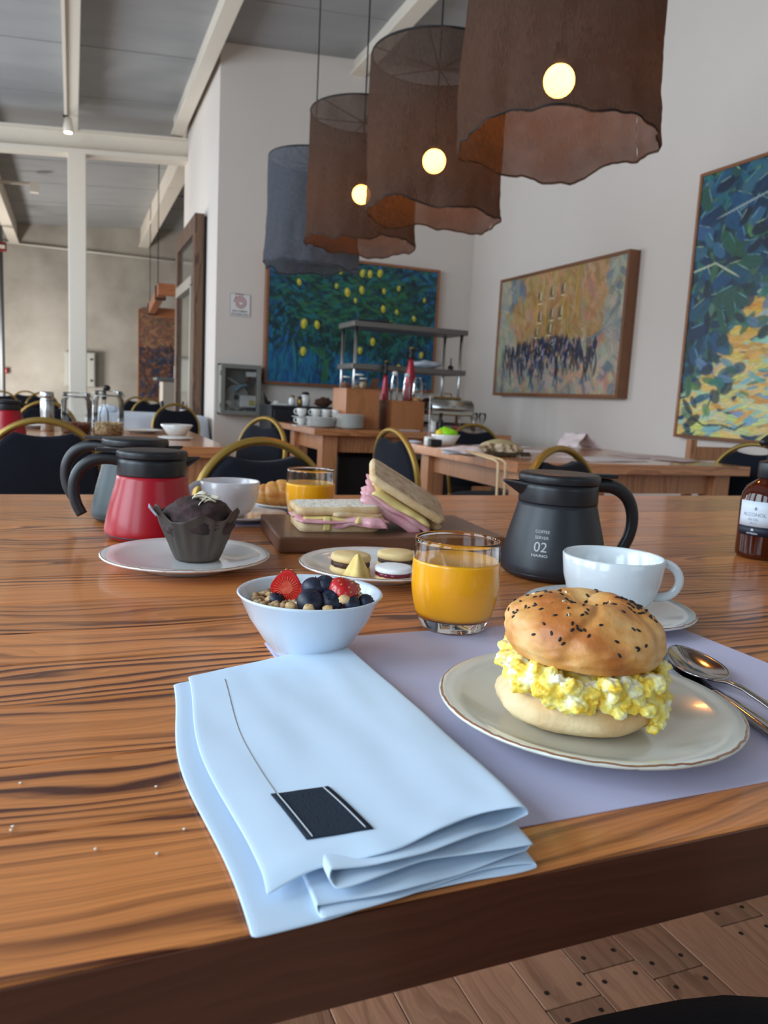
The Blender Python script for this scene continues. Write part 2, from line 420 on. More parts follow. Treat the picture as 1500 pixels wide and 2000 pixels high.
MB().box(.03, .14, 2.03, .045, L_-.14, ZT-.16).build('glass', M_darkgl, dr)
MB().box(.088, -.01, .02, .107, L_, ZT-.02).build('backing', mat('door_black', rgb(14, 14, 16), .7), dr)
# ---------- hanging wooden frame lamp in the far room
c = at_y(309, 552, 10.2); cl_ = at_x(288, 600, c.x); Lf = 3.2
fr = thing('hanging_frame_lamp', 'rectangular wooden frame hanging on two thin cables in the far room', 'lamp', (c.x, c.y, c.z), -.045)
M_orw = wood('frame_lamp_wood', rgb(168, 104, 66), rgb(110, 60, 36), rings=40, wob=4, coat=.1, amount=.5, axis='X')
for (x0, y0, x1, y1) in ((0, 0, 1.3, .1), (0, Lf-.1, 1.3, Lf), (0, .1, .1, Lf-.1), (1.2, .1, 1.3, Lf-.1)):
    MB().box(x0, y0, -.14, x1, y1, 0).build('frame_bar', M_orw, fr, bevel=.004)
for yy in (.45, Lf-.45):
    MB().box(-.015, yy-.03, -.16, .12, yy+.03, .015).build('bracket', mat('bracket_dark', rgb(50, 40, 34), .5), fr)
for (yy, px) in ((.45, 305), (Lf-.45, 290)):
    MB().tube([(0.02, yy, 0), (0.02, yy, zceil(c.x)-c.z-.02)], .006, 5).build('cable', mat('black_cord', rgb(20, 18, 18), .7), fr)
# ---------- track spotlight on the left beam
p = Vector((-0.02, 8.3, zceil(0)-.25))
tr = thing('track_spotlight', 'small lit warm spotlight at the end of a white track under the left beam', 'lamp', p)
MB().box(-.035, -5.5, -.005, -.01, .25, .02).build('track', M_white, tr)
MB().lathe([(.03, -.02), (.045, -.1), (.045, -.15), (.03, -.15)], 16).build('housing', M_white, tr)
MB().lathe([(0, -.153), (.035, -.153)], 16, cap=False).build('lamp_lens', mat('spot_glow', (1, .7, .4, 1), emit=(1, .62, .3, 1), estr=25), tr)
MB().box(-.045, -.02, -.02, .0, .02, 0).build('clip', mat('black_plastic', rgb(22, 22, 24), 0.4), tr)
# ================================================================== PAINTINGS (paint laid stroke by stroke on a fine canvas mesh)
class Canvas:
    def __init__(s, w, h, base):
        s.w, s.h = w, h; s.a = np.zeros((h, w, 3)); s.a[:] = base; s.relief = np.zeros((h, w))
    def dab(s, u, v, lu, lv, ang, col, al=0.9, streak=0.25):
        """one brush stroke: centre u,v (v down), half length lu, half width lv as shares of the width"""
        W_, H_ = s.w, s.h; cx, cy = u*W_, v*H_; L_, B_ = lu*W_, max(lv*W_, 0.6); r = max(L_, B_)+1
        x0, x1 = int(max(0, cx-r)), int(min(W_, cx+r+1)); y0, y1 = int(max(0, cy-r)), int(min(H_, cy+r+1))
        if x0 >= x1 or y0 >= y1: return
        X, Y = np.meshgrid(np.arange(x0, x1)-cx, np.arange(y0, y1)-cy)
        c, sn = math.cos(ang), math.sin(ang); p = (X*c+Y*sn)/L_; q = (-X*sn+Y*c)/B_
        d = p**2*0.9+q**2; m = np.clip((1-d)*3, 0, 1)*al
        st = 1+streak*np.sin(q*7+RNG.random()*6)*0.5
        c3 = np.array(col)[None, None, :]*st[..., None]
        s.a[y0:y1, x0:x1] = s.a[y0:y1, x0:x1]*(1-m[..., None])+c3*m[..., None]
        s.relief[y0:y1, x0:x1] = s.relief[y0:y1, x0:x1]*(1-m)+m*(RNG.random()*0.6+0.4*st)
    def line(s, pts, wd, col, al=0.9):
        for (u0, v0), (u1, v1) in zip(pts[:-1], pts[1:]):
            L_ = math.hypot((u1-u0)*s.w, (v1-v0)*s.h); 
            s.dab((u0+u1)/2, (v0+v1)/2, L_/s.w/2*1.15+wd, wd, math.atan2((v1-v0)*s.h, (u1-u0)*s.w), col, al, 0.1)
def C(*c): return [lin(v)*K_ for v in c]
K_ = 1.25
def painting(name, label, origin, w, h, wall, cv, depth=0.07, fw=0.025, frame_m=None, group=None):
    rz = {'back': 0, 'right': -PI/2}[wall]
    t = thing(name, label, 'painting', origin, rz, group)
    nu, nv = cv.w-1, cv.h-1
    xs = np.linspace(0, w, cv.w); zs = np.linspace(h, 0, cv.h)
    X, Z = np.meshgrid(xs, zs); Yv = -depth+0.004-cv.relief*0.0022
    co = np.stack([X, Yv, Z], -1).reshape(-1, 3)
    j, i = np.meshgrid(np.arange(nv), np.arange(nu), indexing='ij'); a = (j*cv.w+i).ravel()
    F = np.stack([a, a+cv.w, a+cv.w+1, a+1], -1)
    me = bpy.data.meshes.new('canvas'); me.vertices.add(len(co)); me.vertices.foreach_set('co', co.ravel())
    me.loops.add(F.size); me.loops.foreach_set('vertex_index', F.ravel().astype(np.int32))
    me.polygons.add(len(F)); me.polygons.foreach_set('loop_start', np.arange(len(F), dtype=np.int32)*4)
    me.update(calc_edges=True)
    ca = me.color_attributes.new('paint', 'FLOAT_COLOR', 'POINT')
    col = np.ones((len(co), 4)); col[:, :3] = np.clip(cv.a.reshape(-1, 3), 0, 0.9); ca.data.foreach_set('color', col.ravel())
    me.materials.append(paint_mat())
    me.polygons.foreach_set('use_smooth', [True]*len(F))
    o = bpy.data.objects.new('canvas', me); COL.objects.link(o); o.parent = t
    fm = frame_m or M_frame
    MB().box(-fw, -depth-.006, -fw, 0, 0, h+fw).build('frame_bar', fm, t, bevel=.002)
    MB().box(w, -depth-.006, -fw, w+fw, 0, h+fw).build('frame_bar', fm, t, bevel=.002)
    MB().box(0, -depth-.006, h, w, 0, h+fw).build('frame_bar', fm, t, bevel=.002)
    MB().box(0, -depth-.006, -fw, w, 0, 0).build('frame_bar', fm, t, bevel=.002)
    MB().box(0, -depth+.012, 0, w, -.004, h).build('backing_board', mat('backing_board', rgb(90, 70, 50), .9), t)
    return t
def paint_mat():
    if 'oil_paint' in MATS: return MATS['oil_paint']
    m, nt, b = new_mat('oil_paint'); N = nt.nodes; L = nt.links
    at = N.new('ShaderNodeVertexColor'); at.layer_name = 'paint'
    tc = N.new('ShaderNodeTexCoord'); nzz = N.new('ShaderNodeTexNoise'); nzz.inputs['Scale'].default_value = 60; nzz.inputs['Detail'].default_value = 4
    L.new(tc.outputs['Object'], nzz.inputs[0])
    mr = N.new('ShaderNodeMapRange'); mr.inputs['To Min'].default_value = .8; mr.inputs['To Max'].default_value = 1.2; L.new(nzz.outputs['Fac'], mr.inputs['Value'])
    hs = N.new('ShaderNodeHueSaturation'); L.new(at.outputs[0], hs.inputs['Color']); L.new(mr.outputs[0], hs.inputs['Value'])
    L.new(hs.outputs[0], b.inputs['Base Color']); b.inputs['Roughness'].default_value = .45
    bp = N.new('ShaderNodeBump'); bp.inputs['Strength'].default_value = .3; bp.inputs['Distance'].default_value = .002
    L.new(nzz.outputs['Fac'], bp.inputs['Height']); L.new(bp.outputs[0], b.inputs['Normal'])
    MATS['oil_paint'] = m
    return m
M_frame = wood('picture_frame_wood', rgb(150, 96, 58), rgb(90, 50, 28), rings=60, wob=4, rough=.45, coat=.2, amount=.4)
U = random.uniform
def pick(p): return [c*U(.85, 1.15) for c in random.choice(p)]
# ---- lemons on a dark blue-green tree
cv = Canvas(300, 200, C(22, 84, 118))
blue = [C(18, 92, 140), C(24, 104, 138), C(20, 76, 124), C(26, 110, 130), C(18, 66, 112)]
teal = [C(16, 70, 84), C(22, 92, 96), C(14, 56, 66), C(28, 104, 108)]
dark = [C(10, 40, 42), C(14, 52, 46), C(8, 28, 36), C(20, 66, 52), C(12, 46, 56)]
grn = [C(36, 92, 50), C(24, 76, 56), C(50, 104, 62), C(30, 110, 90)]
for i in range(1500): cv.dab(U(0, 1), U(0, 1), U(.02, .06), U(.006, .015), U(-.5, .5)+PI/2, pick(blue), .8)
for i in range(2600):
    u, v = random.gauss(.52, .25), random.gauss(.4, .22)
    if v > .72 and not (.3 < u < .38 or u > .6): continue
    cv.dab(u, v, U(.015, .05), U(.005, .014), U(-1.2, 1.2)+PI/2*(v > .5), pick(random.choice([teal, dark, dark])), .8)
for i in range(300): cv.dab(random.gauss(.5, .27), random.gauss(.33, .18), U(.02, .045), U(.006, .012), U(-.7, .7), pick(grn), .5)
for i in range(60): cv.dab(U(.02, .98), U(.6, 1), U(.03, .07), .004, PI/2+U(-.2, .2), pick(dark), .6)
for i in range(10): cv.line([(.31+.004*i, .98), (.32+.003*i, .82), (.335-.01*i, .7)], .004, C(52, 116, 66) if i % 2 else C(20, 60, 60), .7)
cv.line([(.14, .65), (.155, .8), (.16, .95)], .004, C(50, 120, 110)); cv.line([(.165, .6), (.17, .9)], .003, C(8, 30, 44))
for (u, v, r) in ((.2, .52, .024), (.275, .52, .02), (.2, .74, .022), (.53, .075, .019), (.575, .075, .019), (.635, .06, .02), (.53, .21, .02), (.445, .24, .022), (.38, .2, .012),
                  (.495, .3, .012), (.665, .345, .018), (.75, .36, .013), (.665, .2, .014), (.755, .165, .013), (.86, .4, .014), (.92, .24, .011), (.61, .62, .02), (.535, .7, .018),
                  (.92, .7, .017), (.78, .82, .018), (.715, .46, .013), (.165, .2, .016), (.4, .08, .014)):
    cv.dab(u, v+.02, r*1.1, r*1.0, PI/2, C(14, 50, 44), .7)
    cv.dab(u, v, r*1.15, r*.82, PI/2+U(-.3, .3), C(190, 180, 52), .95); cv.dab(u-.003, v-.01, r*.6, r*.35, PI/2, C(222, 208, 90), .8); cv.dab(u+r*.4, v+.01, r*.8, r*.2, PI/2, C(110, 132, 50), .8)
a0, a1, a2 = at_y(515, 746, YB-.07), at_y(846, 769, YB-.07), at_y(519, 500, YB-.07)
zt = at_y(858, 529, YB-.07).z; zb = (a0.z+a1.z)/2
painting('lemon_tree_painting', 'large blue-green painting of yellow lemons on a dark tree, behind the steel shelf', (a0.x+.025, YB-.002, zb+.02), a1.x-a0.x-.05, zt-zb-.04, 'back', cv)
# ---- street crowd before an ochre building
cv = Canvas(300, 190, C(150, 132, 98))
och = [C(158, 126, 72), C(172, 136, 90), C(148, 106, 62), C(178, 140, 108), C(142, 116, 60)]
pale = [C(150, 150, 130), C(164, 158, 138), C(142, 138, 120), C(128, 134, 128), C(172, 162, 144)]
peach = [C(180, 136, 108), C(168, 124, 98), C(186, 152, 124)]
gb = [C(98, 112, 124), C(84, 98, 110), C(120, 132, 132)]
for i in range(1600):
    u, v = U(0, 1), U(0, 1)
    if u < .16+.12*nz(v*4, 1): pal = pale if v > .3 or u < .1 else gb
    elif u < .7: pal = och if v < .58 else peach+pale
    elif u < .88: pal = peach+och if v < .6 else pale
    else: pal = pale+gb
    if v > .85 and u < .25: pal = gb
    if v > .72: pal = pale+peach+gb
    cv.dab(u, v, U(.02, .07), U(.010, .024), random.choice([PI/2, .6, -.9, 1.2])+U(-.3, .3), pick(pal), .6)
for (u, v) in ((.37, .2), (.47, .17), (.56, .16), (.38, .36), (.48, .35), (.55, .34), (.36, .48), (.47, .47)):
    cv.dab(u, v, .035, .022, PI/2, C(112, 94, 70), .8); cv.dab(u-.01, v, .03, .004, PI/2, C(60, 62, 60), .9); cv.dab(u+.008, v-.01, .026, .004, PI/2, C(216, 206, 170), .9); cv.dab(u, v+.05, .02, .004, 0, C(210, 200, 170), .8)
for i in range(26): cv.dab(U(.3, .7), U(.0, .5), U(.05, .1), .004, PI/2, pick([C(136, 100, 34), C(190, 150, 60)]), .7)
for i in range(12): cv.line([(.98, .3+.02*i), (.82-.01*i, .6)], .003, pick(gb), .5)
dk = [C(36, 36, 52), C(28, 30, 44), C(52, 44, 48), C(44, 56, 92), C(70, 62, 58)]
for i in range(330):
    u = random.gauss(.46, .2); v = .56+abs(random.gauss(0, .10))+.12*abs(u-.5)
    if .04 < u < .86: cv.dab(u, v, U(.02, .05), U(.004, .010), PI/2+U(-.4, .4), pick(dk), .85)
for i in range(120):
    u = random.gauss(.46, .18); cv.dab(u, U(.56, .75), U(.006, .02), .003, PI/2+U(-.5, .5), pick([C(200, 180, 140), C(170, 120, 100), C(150, 160, 190)]), .8)
for (u, v) in ((.08, .66), (.15, .68), (.25, .8), (.34, .86), (.42, .78), (.55, .82), (.62, .74), (.7, .72), (.8, .72), (.83, .66), (.77, .8)):
    for k in range(5): cv.dab(u+U(-.01, .01), v-.03+U(-.02, .02), .03, .006, PI/2+U(-.2, .2), pick(dk), .9)
    cv.line([(u, v), (u-.015, v+.1)], .005, C(24, 26, 44)); cv.line([(u, v), (u+.018, v+.09)], .005, C(28, 30, 52))
    cv.dab(u, v-.085, .007, .006, 0, C(36, 34, 40), .9)
b0, b1 = at_x(963, 773, XR-.085), at_x(1206, 777, XR-.085); zt = (at_x(970, 549, XR-.085).z+at_x(1232, 487, XR-.085).z)/2; zb = (b0.z+b1.z)/2
painting('crowd_painting', 'ochre painting of a dark crowd before a yellow building, in a brown frame', (XR-.002, b0.y-.025, zb+.025), b0.y-b1.y-.05, zt-zb-.05, 'right', cv, depth=.085)
# ---- abstract of blue leaves over yellow ground
cv = Canvas(330, 300, C(24, 60, 92))
nb = [C(16, 40, 64), C(20, 56, 82), C(12, 30, 48), C(26, 70, 100), C(22, 54, 56), C(36, 94, 116)]
gg = [C(46, 92, 66), C(66, 110, 70), C(40, 110, 104), C(90, 130, 90)]
yy = [C(212, 164, 60), C(220, 178, 80), C(204, 140, 48), C(206, 190, 120), C(222, 186, 110)]
pl = [C(150, 190, 180), C(176, 200, 170), C(110, 160, 190), C(210, 200, 140), C(196, 200, 110)]
def zone(u, v): return v > .90-1.2*u+.05*math.sin(u*19)
for i in range(2600):
    u, v = U(0, 1), U(0, 1)
    if zone(u*1.0, v*1.08):
        pal = yy if random.random() < .68 else pl
        if v > .8 and random.random() < .35: pal = pl
        cv.dab(u, v, U(.02, .06), U(.006, .016), U(-.5, .3), pick(pal), .8)
    else:
        cv.dab(u, v, U(.02, .05), U(.01, .022), U(-2, 2), pick(nb if random.random() < .75 else gg), .85)
for i in range(130):
    u, v = U(0, .75), U(.0, .7)
    if zone(u, v*1.08): continue
    a = U(-1.2, 1.2); r = U(.03, .06)
    cv.dab(u, v, r, r*.55, a, pick([C(14, 32, 54), C(20, 50, 80), C(28, 78, 110), C(38, 84, 68), C(54, 98, 128)]), .92, .1)
    cv.dab(u+.3*r*math.sin(a), v-.5*r*math.cos(a), r*.6, .0022, a, pick([C(120, 170, 190), C(150, 180, 140), C(90, 140, 150)]), .8)
for (pts, c_) in (([(.0, .36), (.1, .34), (.2, .4)], C(190, 200, 170)), ([(.05, .92), (.12, .955), (.2, .95), (.26, .965), (.3, .94)], C(16, 36, 60)), ([(.15, .83), (.12, .92)], C(20, 50, 80)), ([(.1, .17), (.3, .12), (.5, .06)], C(150, 170, 170)),
                  ([(.45, .6), (.6, .585), (.8, .6)], C(30, 50, 90)), ([(.4, .7), (.5, .74), (.62, .71)], C(180, 200, 190))):
    cv.line(pts, .004, c_)
for i in range(70):
    u = U(0, .6); v = .90-1.2*u+U(-.08, .16)
    cv.dab(u, v, U(.025, .05), U(.012, .022), U(-1, 1), pick(nb+gg+[C(90, 130, 160)]), .85)
for i in range(60): cv.dab(U(.25, 1), U(.62, .97), U(.02, .05), .006, U(-.6, .5), pick([C(60, 110, 150), C(90, 160, 160), C(60, 120, 90), C(220, 150, 50)]), .8)
c0 = at_x(1316, 853, XR-.06); zt = at_x(1366, 342, XR-.06).z
painting('blue_leaves_painting', 'tall abstract painting of blue leaves over a yellow ground, on the white wall', (XR-.002, c0.y-.02, c0.z+.02), 1.75, zt-c0.z-.04, 'right', cv, depth=.06, fw=.02)
# ---- dark painting in the far room
cv = Canvas(110, 170, C(110, 70, 52))
for i in range(900):
    u, v = U(0, 1), U(0, 1)
    pal = [C(120, 86, 62), C(104, 74, 62), C(84, 66, 58), C(136, 100, 70)] if v < .4 else [C(50, 40, 44), C(36, 34, 40), C(70, 48, 40), C(30, 44, 70)]
    if v > .72: pal = pal+[C(34, 52, 86), C(120, 86, 64), C(96, 66, 50)]
    cv.dab(u, v, U(.03, .08), U(.012, .03), U(-1.5, 1.5), pick(pal), .8)
for i in range(60): cv.dab(U(.1, .9), U(.42, .6), .02, .008, PI/2, pick([C(90, 90, 100), C(24, 24, 30), C(60, 70, 110)]), .9)
f0, f1 = at_y(272, 605, YFAR-.05), at_y(272, 780, YFAR-.05)
painting('dark_crowd_painting', 'dark brown and orange painting on the concrete wall of the far room', (f0.x, YFAR-.002, f1.z), 1.15, f0.z-f1.z, 'back', cv, depth=.05, fw=.015)
# ================================================================== SIGN AND HOSE CABINET
M_black = mat('black_plastic', rgb(22, 22, 24), 0.4)
s0, s1 = at_y(449, 571, YB-.01), at_y(489, 620, YB-.01)
sw, sh = s1.x-s0.x, s0.z-s1.z
sg = thing('hose_sign', 'small white hose sign with a red spiral on the wall above the grey cabinet', 'sign', (s0.x, YB-.002, s1.z))
def rrect(w, h, r, n=6, x0=0, y0=0):
    out = []
    for cx, cy, a0 in ((w-r, r, -PI/2), (w-r, h-r, 0), (r, h-r, PI/2), (r, r, PI)):
        for i in range(n+1):
            a = a0+PI/2*i/n; out.append((x0+cx+r*math.cos(a), y0+cy+r*math.sin(a)))
    return out
RX = Matrix.Rotation(PI/2, 4, 'X')   # local xy -> xz, facing -y
M_signw = mat('sign_white', rgb(232, 230, 228), .4); M_signr = mat('sign_red', rgb(160, 16, 40), .5); M_signk = mat('sign_black', rgb(40, 40, 44), .5)
MB().prism(rrect(sw, sh, .014), 0, .004, M=RX).build('panel', M_signw, sg)
b = MB(); ring_o = rrect(sw-.008, sh-.008, .012, x0=.004, y0=.004)
b.tube([(x, -.0045, y) for x, y in ring_o], .0016, 5, closed=True, up=(0, 1, 0)); b.build('border', M_signk, sg)
cxs, czs = sw*.52, sh*.6
sp = [(cxs+(.012+.044*t)*math.cos(t*PI*5.0), -.0045, czs+(.012+.044*t)*math.sin(t*PI*5.0)) for t in [i/110 for i in range(111)]]
MB().tube(sp, .0040, 6, up=(0, 1, 0), flat=.4).tube([(cxs-.045, -.0045, czs+.03), (cxs-.04, -.0045, czs+.07), (cxs+.03, -.0045, czs+.066)], .0028, 6, up=(0, 1, 0), flat=.4).build('spiral_symbol', M_signr, sg)
text_obj('lettering', 'RED HÚMEDA', .021, M_signk, sg, (sw*.5, -.0045, .038), (PI/2, 0, 0), font_bold=True)
text_obj('lettering', 'REGLAMENTARIA', .019, M_signk, sg, (sw*.5, -.0045, .014), (PI/2, 0, 0), font_bold=True)
h0, h1 = at_y(427, 709, YB-.16), at_y(503, 812, YB-.16)
hw, hh = h1.x-h0.x, h0.z-h1.z; hw = max(hw, .3)
hc = thing('hose_cabinet', 'grey metal fire hose cabinet with a glass door on the wall corner', 'cabinet', (h0.x+.02, YB-.002, h1.z))
M_hg = mat('hose_cabinet_grey', rgb(122, 124, 118), .5, var=.05)
b = MB(); b.box(0, -.16, 0, .012, 0, hh).box(hw-.012, -.16, 0, hw, 0, hh).box(0, -.16, 0, hw, 0, .012).box(0, -.16, hh-.012, hw, 0, hh).box(0, -.012, 0, hw, 0, hh)
b.build('housing', M_hg, hc)
b = MB(); t_ = .036
b.box(0, -.175, 0, t_, -.16, hh).box(hw-t_, -.175, 0, hw, -.16, hh).box(t_, -.175, 0, hw-t_, -.16, t_).box(t_, -.175, hh-t_, hw-t_, -.16, hh)
dd = b.build('door', M_hg, hc, bevel=.003)
def thin_glass(name, tint=(.97, .98, .98, 1), extra=.04):
    m = bpy.data.materials.new(name); m.use_nodes = True; nt = m.node_tree; N = nt.nodes; L = nt.links
    for n in list(N): N.remove(n)
    out = N.new('ShaderNodeOutputMaterial'); tp = N.new('ShaderNodeBsdfTransparent'); gl = N.new('ShaderNodeBsdfGlossy'); gl.inputs['Roughness'].default_value = .03
    tp.inputs[0].default_value = tint; fr = N.new('ShaderNodeFresnel'); fr.inputs[0].default_value = 1.45
    ad = N.new('ShaderNodeMath'); ad.operation = 'ADD'; ad.inputs[1].default_value = extra; L.new(fr.outputs[0], ad.inputs[0])
    mx = N.new('ShaderNodeMixShader'); L.new(ad.outputs[0], mx.inputs[0]); L.new(tp.outputs[0], mx.inputs[1]); L.new(gl.outputs[0], mx.inputs[2]); L.new(mx.outputs[0], out.inputs[0])
    MATS[name] = m; return m
M_thin = thin_glass('thin_glass')
MB().box(t_, -.168, t_, hw-t_, -.165, hh-t_).build('pane', M_thin, dd)
for zz in (.08, hh-.08): MB().tube([(-.004, -.17, zz-.02), (-.004, -.17, zz+.02)], .006, 8).build('hinge', M_hg, dd)
M_hose = mat('white_hose', rgb(186, 182, 174), .7)
b = MB()
for k in range(5): b.tube([(hw*.45+(.1-.017*k)*math.cos(a), -.07, .15+(.1-.017*k)*math.sin(a)) for a in [2*PI*i/24 for i in range(24)]], .008, 6, closed=True, up=(0, 1, 0))
b.tube([(hw*.2, -.08, .32), (hw*.4, -.09, .28), (hw*.6, -.1, .24)], .009, 6); b.build('hose', M_hose, hc)
MB().tube([(hw*.35, -.12, .2), (hw*.5, -.12, .25), (hw*.68, -.12, .26)], .016, 8).build('nozzle', mat('pale_blue_plastic', rgb(140, 176, 200), .5), hc)
MB().tube([(hw*.68, -.1, .26), (hw*.78, -.1, .34)], .014, 8).build('valve', mat('red_brown_metal', rgb(120, 50, 40), .5), hc)
MB().box(hw*.48, -.164, .07, hw*.88, -.162, .17).build('notice', M_signw, hc)
MB().box(hw*.72, -.1645, .085, hw*.86, -.1642, .13).build('notice_mark', mat('notice_yellow', rgb(210, 196, 90), .6), hc)
MB().box(hw*.62, -.164, hh-.1, hw*.88, -.162, hh-.06).build('notice', M_signw, hc)
MB().lathe([(0, 0), (.018, 0), (.018, .05), (.01, .06), (0, .06)], 12, M=T3((hw+.022, -.05, hh-.12))).tube([(hw+.022, -.05, hh-.1), (hw-.02, -.05, hh-.1)], .012, 8).build('pipe_valve', mat('brass_dull', rgb(110, 84, 70), .5, metal=.5), hc)
# ================================================================== PENDANT LAMPS
def fabric_mat(name, col, tr=.13, tl=.20):
    m = bpy.data.materials.new(name); m.use_nodes = True; nt = m.node_tree; N = nt.nodes; L = nt.links
    for n in list(N): N.remove(n)
    out = N.new('ShaderNodeOutputMaterial'); tc = N.new('ShaderNodeTexCoord')
    n1 = N.new('ShaderNodeTexNoise'); n1.inputs['Scale'].default_value = 9; n1.inputs['Detail'].default_value = 4
    mp = N.new('ShaderNodeMapping'); mp.inputs['Scale'].default_value = (300, 300, 60)
    n2 = N.new('ShaderNodeTexNoise'); n2.inputs['Scale'].default_value = 1; n2.inputs['Detail'].default_value = 2
    L.new(tc.outputs['Object'], n1.inputs[0]); L.new(tc.outputs['Object'], mp.inputs[0]); L.new(mp.outputs[0], n2.inputs[0])
    mx = N.new('ShaderNodeMix'); mx.data_type = 'RGBA'; mx.inputs[6].default_value = tuple(c*.55 for c in col[:3])+(1,); mx.inputs[7].default_value = tuple(min(1, c*1.5) for c in col[:3])+(1,)
    L.new(n2.outputs['Fac'], mx.inputs[0])
    df = N.new('ShaderNodeBsdfDiffuse'); ts = N.new('ShaderNodeBsdfTranslucent'); tp = N.new('ShaderNodeBsdfTransparent')
    L.new(mx.outputs[2], df.inputs[0]); L.new(mx.outputs[2], ts.inputs[0])
    a = N.new('ShaderNodeMixShader'); a.inputs[0].default_value = tl; L.new(df.outputs[0], a.inputs[1]); L.new(ts.outputs[0], a.inputs[2])
    mr = N.new('ShaderNodeMapRange'); mr.inputs['From Min'].default_value = .3; mr.inputs['From Max'].default_value = .7; mr.inputs['To Min'].default_value = tr*.6; mr.inputs['To Max'].default_value = tr*1.4
    L.new(n1.outputs['Fac'], mr.inputs['Value'])
    c2 = N.new('ShaderNodeMixShader'); L.new(mr.outputs[0], c2.inputs[0]); L.new(a.outputs[0], c2.inputs[1]); L.new(tp.outputs[0], c2.inputs[2])
    L.new(c2.outputs[0], out.inputs[0])
    return m
M_fab = fabric_mat('brown_gauze', rgb(72, 58, 50)); M_fab2 = fabric_mat('grey_gauze', rgb(96, 98, 106), .08, .4)
M_hoop = mat('black_cord', rgb(20, 18, 18), .7)
M_glow = mat('lit_globe_glass', (1, .6, .3, 1), .4, var=0, emit=(1, .37, .07, 1), estr=62)
M_off = mat('unlit_globe_glass', rgb(210, 210, 205), .3, var=.02)
def lamp(x, y, zt, zb, zbulb, R, seed, label, lit=True, hem=None, bx=0, by=0):
    t = thing('pendant_lamp', label, 'lamp', (x, y, zt), group='gauze pendant lamps over the table')
    H = zt-zb; sd = seed
    def f(u, v):
        a = 2*PI*u; vv = v
        r = R*(1+.035*vv+.02*math.sin(3*a+sd)*vv)
        cr = vv**2.2
        r += R*cr*(.10*nz(math.cos(a)*1.9+sd, math.sin(a)*1.9, vv*1.5)+.05*nz(math.cos(a)*4.5+sd, math.sin(a)*4.5, vv*7))+R*.03*nz(math.cos(a)*4+sd, math.sin(a)*4, vv*2)
        r += R*.05*(abs(math.sin(a*5+2.5*math.sin(a+sd)+vv*2))**5)*cr*math.sin(vv*7)+R*.02*cr*nz(a*9, vv*22, sd)
        z = -H*vv*(1+.0)+cr*.034*nz(math.cos(a)*1.5-sd, math.sin(a)*1.5, 3.3)+cr*.010*nz(math.cos(a)*4-sd, math.sin(a)*4, 1.3)+cr*.004*nz(math.cos(a)*11-sd, math.sin(a)*11, 1.3)
        if v > .97: r *= .985
        if v > .985: z += .006
        return (r*math.cos(a), r*math.sin(a), z)
    MB().grid(f, 120, 60).build('shade', M_fab if lit else M_fab2, t)
    hems = [f(i/120, .99) for i in range(120)]
    MB().tube(hems, .0019, 5, closed=True).build('hem', M_hoop, t)
    b = MB(); b.tube([(R*math.cos(a), R*math.sin(a), 0) for a in [2*PI*i/48 for i in range(48)]], .0035, 6, closed=True)
    b.build('hoop', M_hoop, t)
    for k in range(6):
        a = k*PI/3+seed
        MB().tube([(0, 0, -.03), (R*math.cos(a), R*math.sin(a), 0)], .0022, 5).build('spoke', M_hoop, t)
    bz = zbulb-zt
    MB().tube([(bx, by, bz+.05), (0, 0, -.03), (0, 0, zceil(x)-zt+.01)], .0032, 6).build('cord', M_hoop, t)
    MB().lathe([(0, .085), (.014, .083), (.018, .05), (.018, .028)], 16, M=T3((bx, by, bz))).build('lamp_holder', M_hoop, t)
    MB().ell((bx, by, bz), (.0375, .0375, .0375), 24, 14).build('bulb', M_glow if lit else M_off, t)
    return t
bA, bB, bC = at_x(1092, 158, 1.1), at_x(848, 315, 1.1), at_x(706, 380, 1.1)
lamp(1.1, bA.y, 2.06, 1.600, bA.z, .232, 1.3, 'nearest and largest brown gauze pendant lamp, lit, cut off by the top of the view')
lamp(1.1, bB.y, 2.06, 1.565, bB.z, .218, 4.1, 'lit brown gauze pendant lamp, second in the row from the nearest')
lamp(1.1, bC.y, 2.10, 1.590, bC.z, .218, 7.7, 'lit brown gauze pendant lamp whose globe is half hidden by its neighbour')
lamp(1.1, bC.y+.7, 2.105, 1.585, 1.80, .222, 9.2, 'unlit grey gauze pendant lamp at the far end of the row', lit=False)
for p_ in (bA, bB, bC): pass
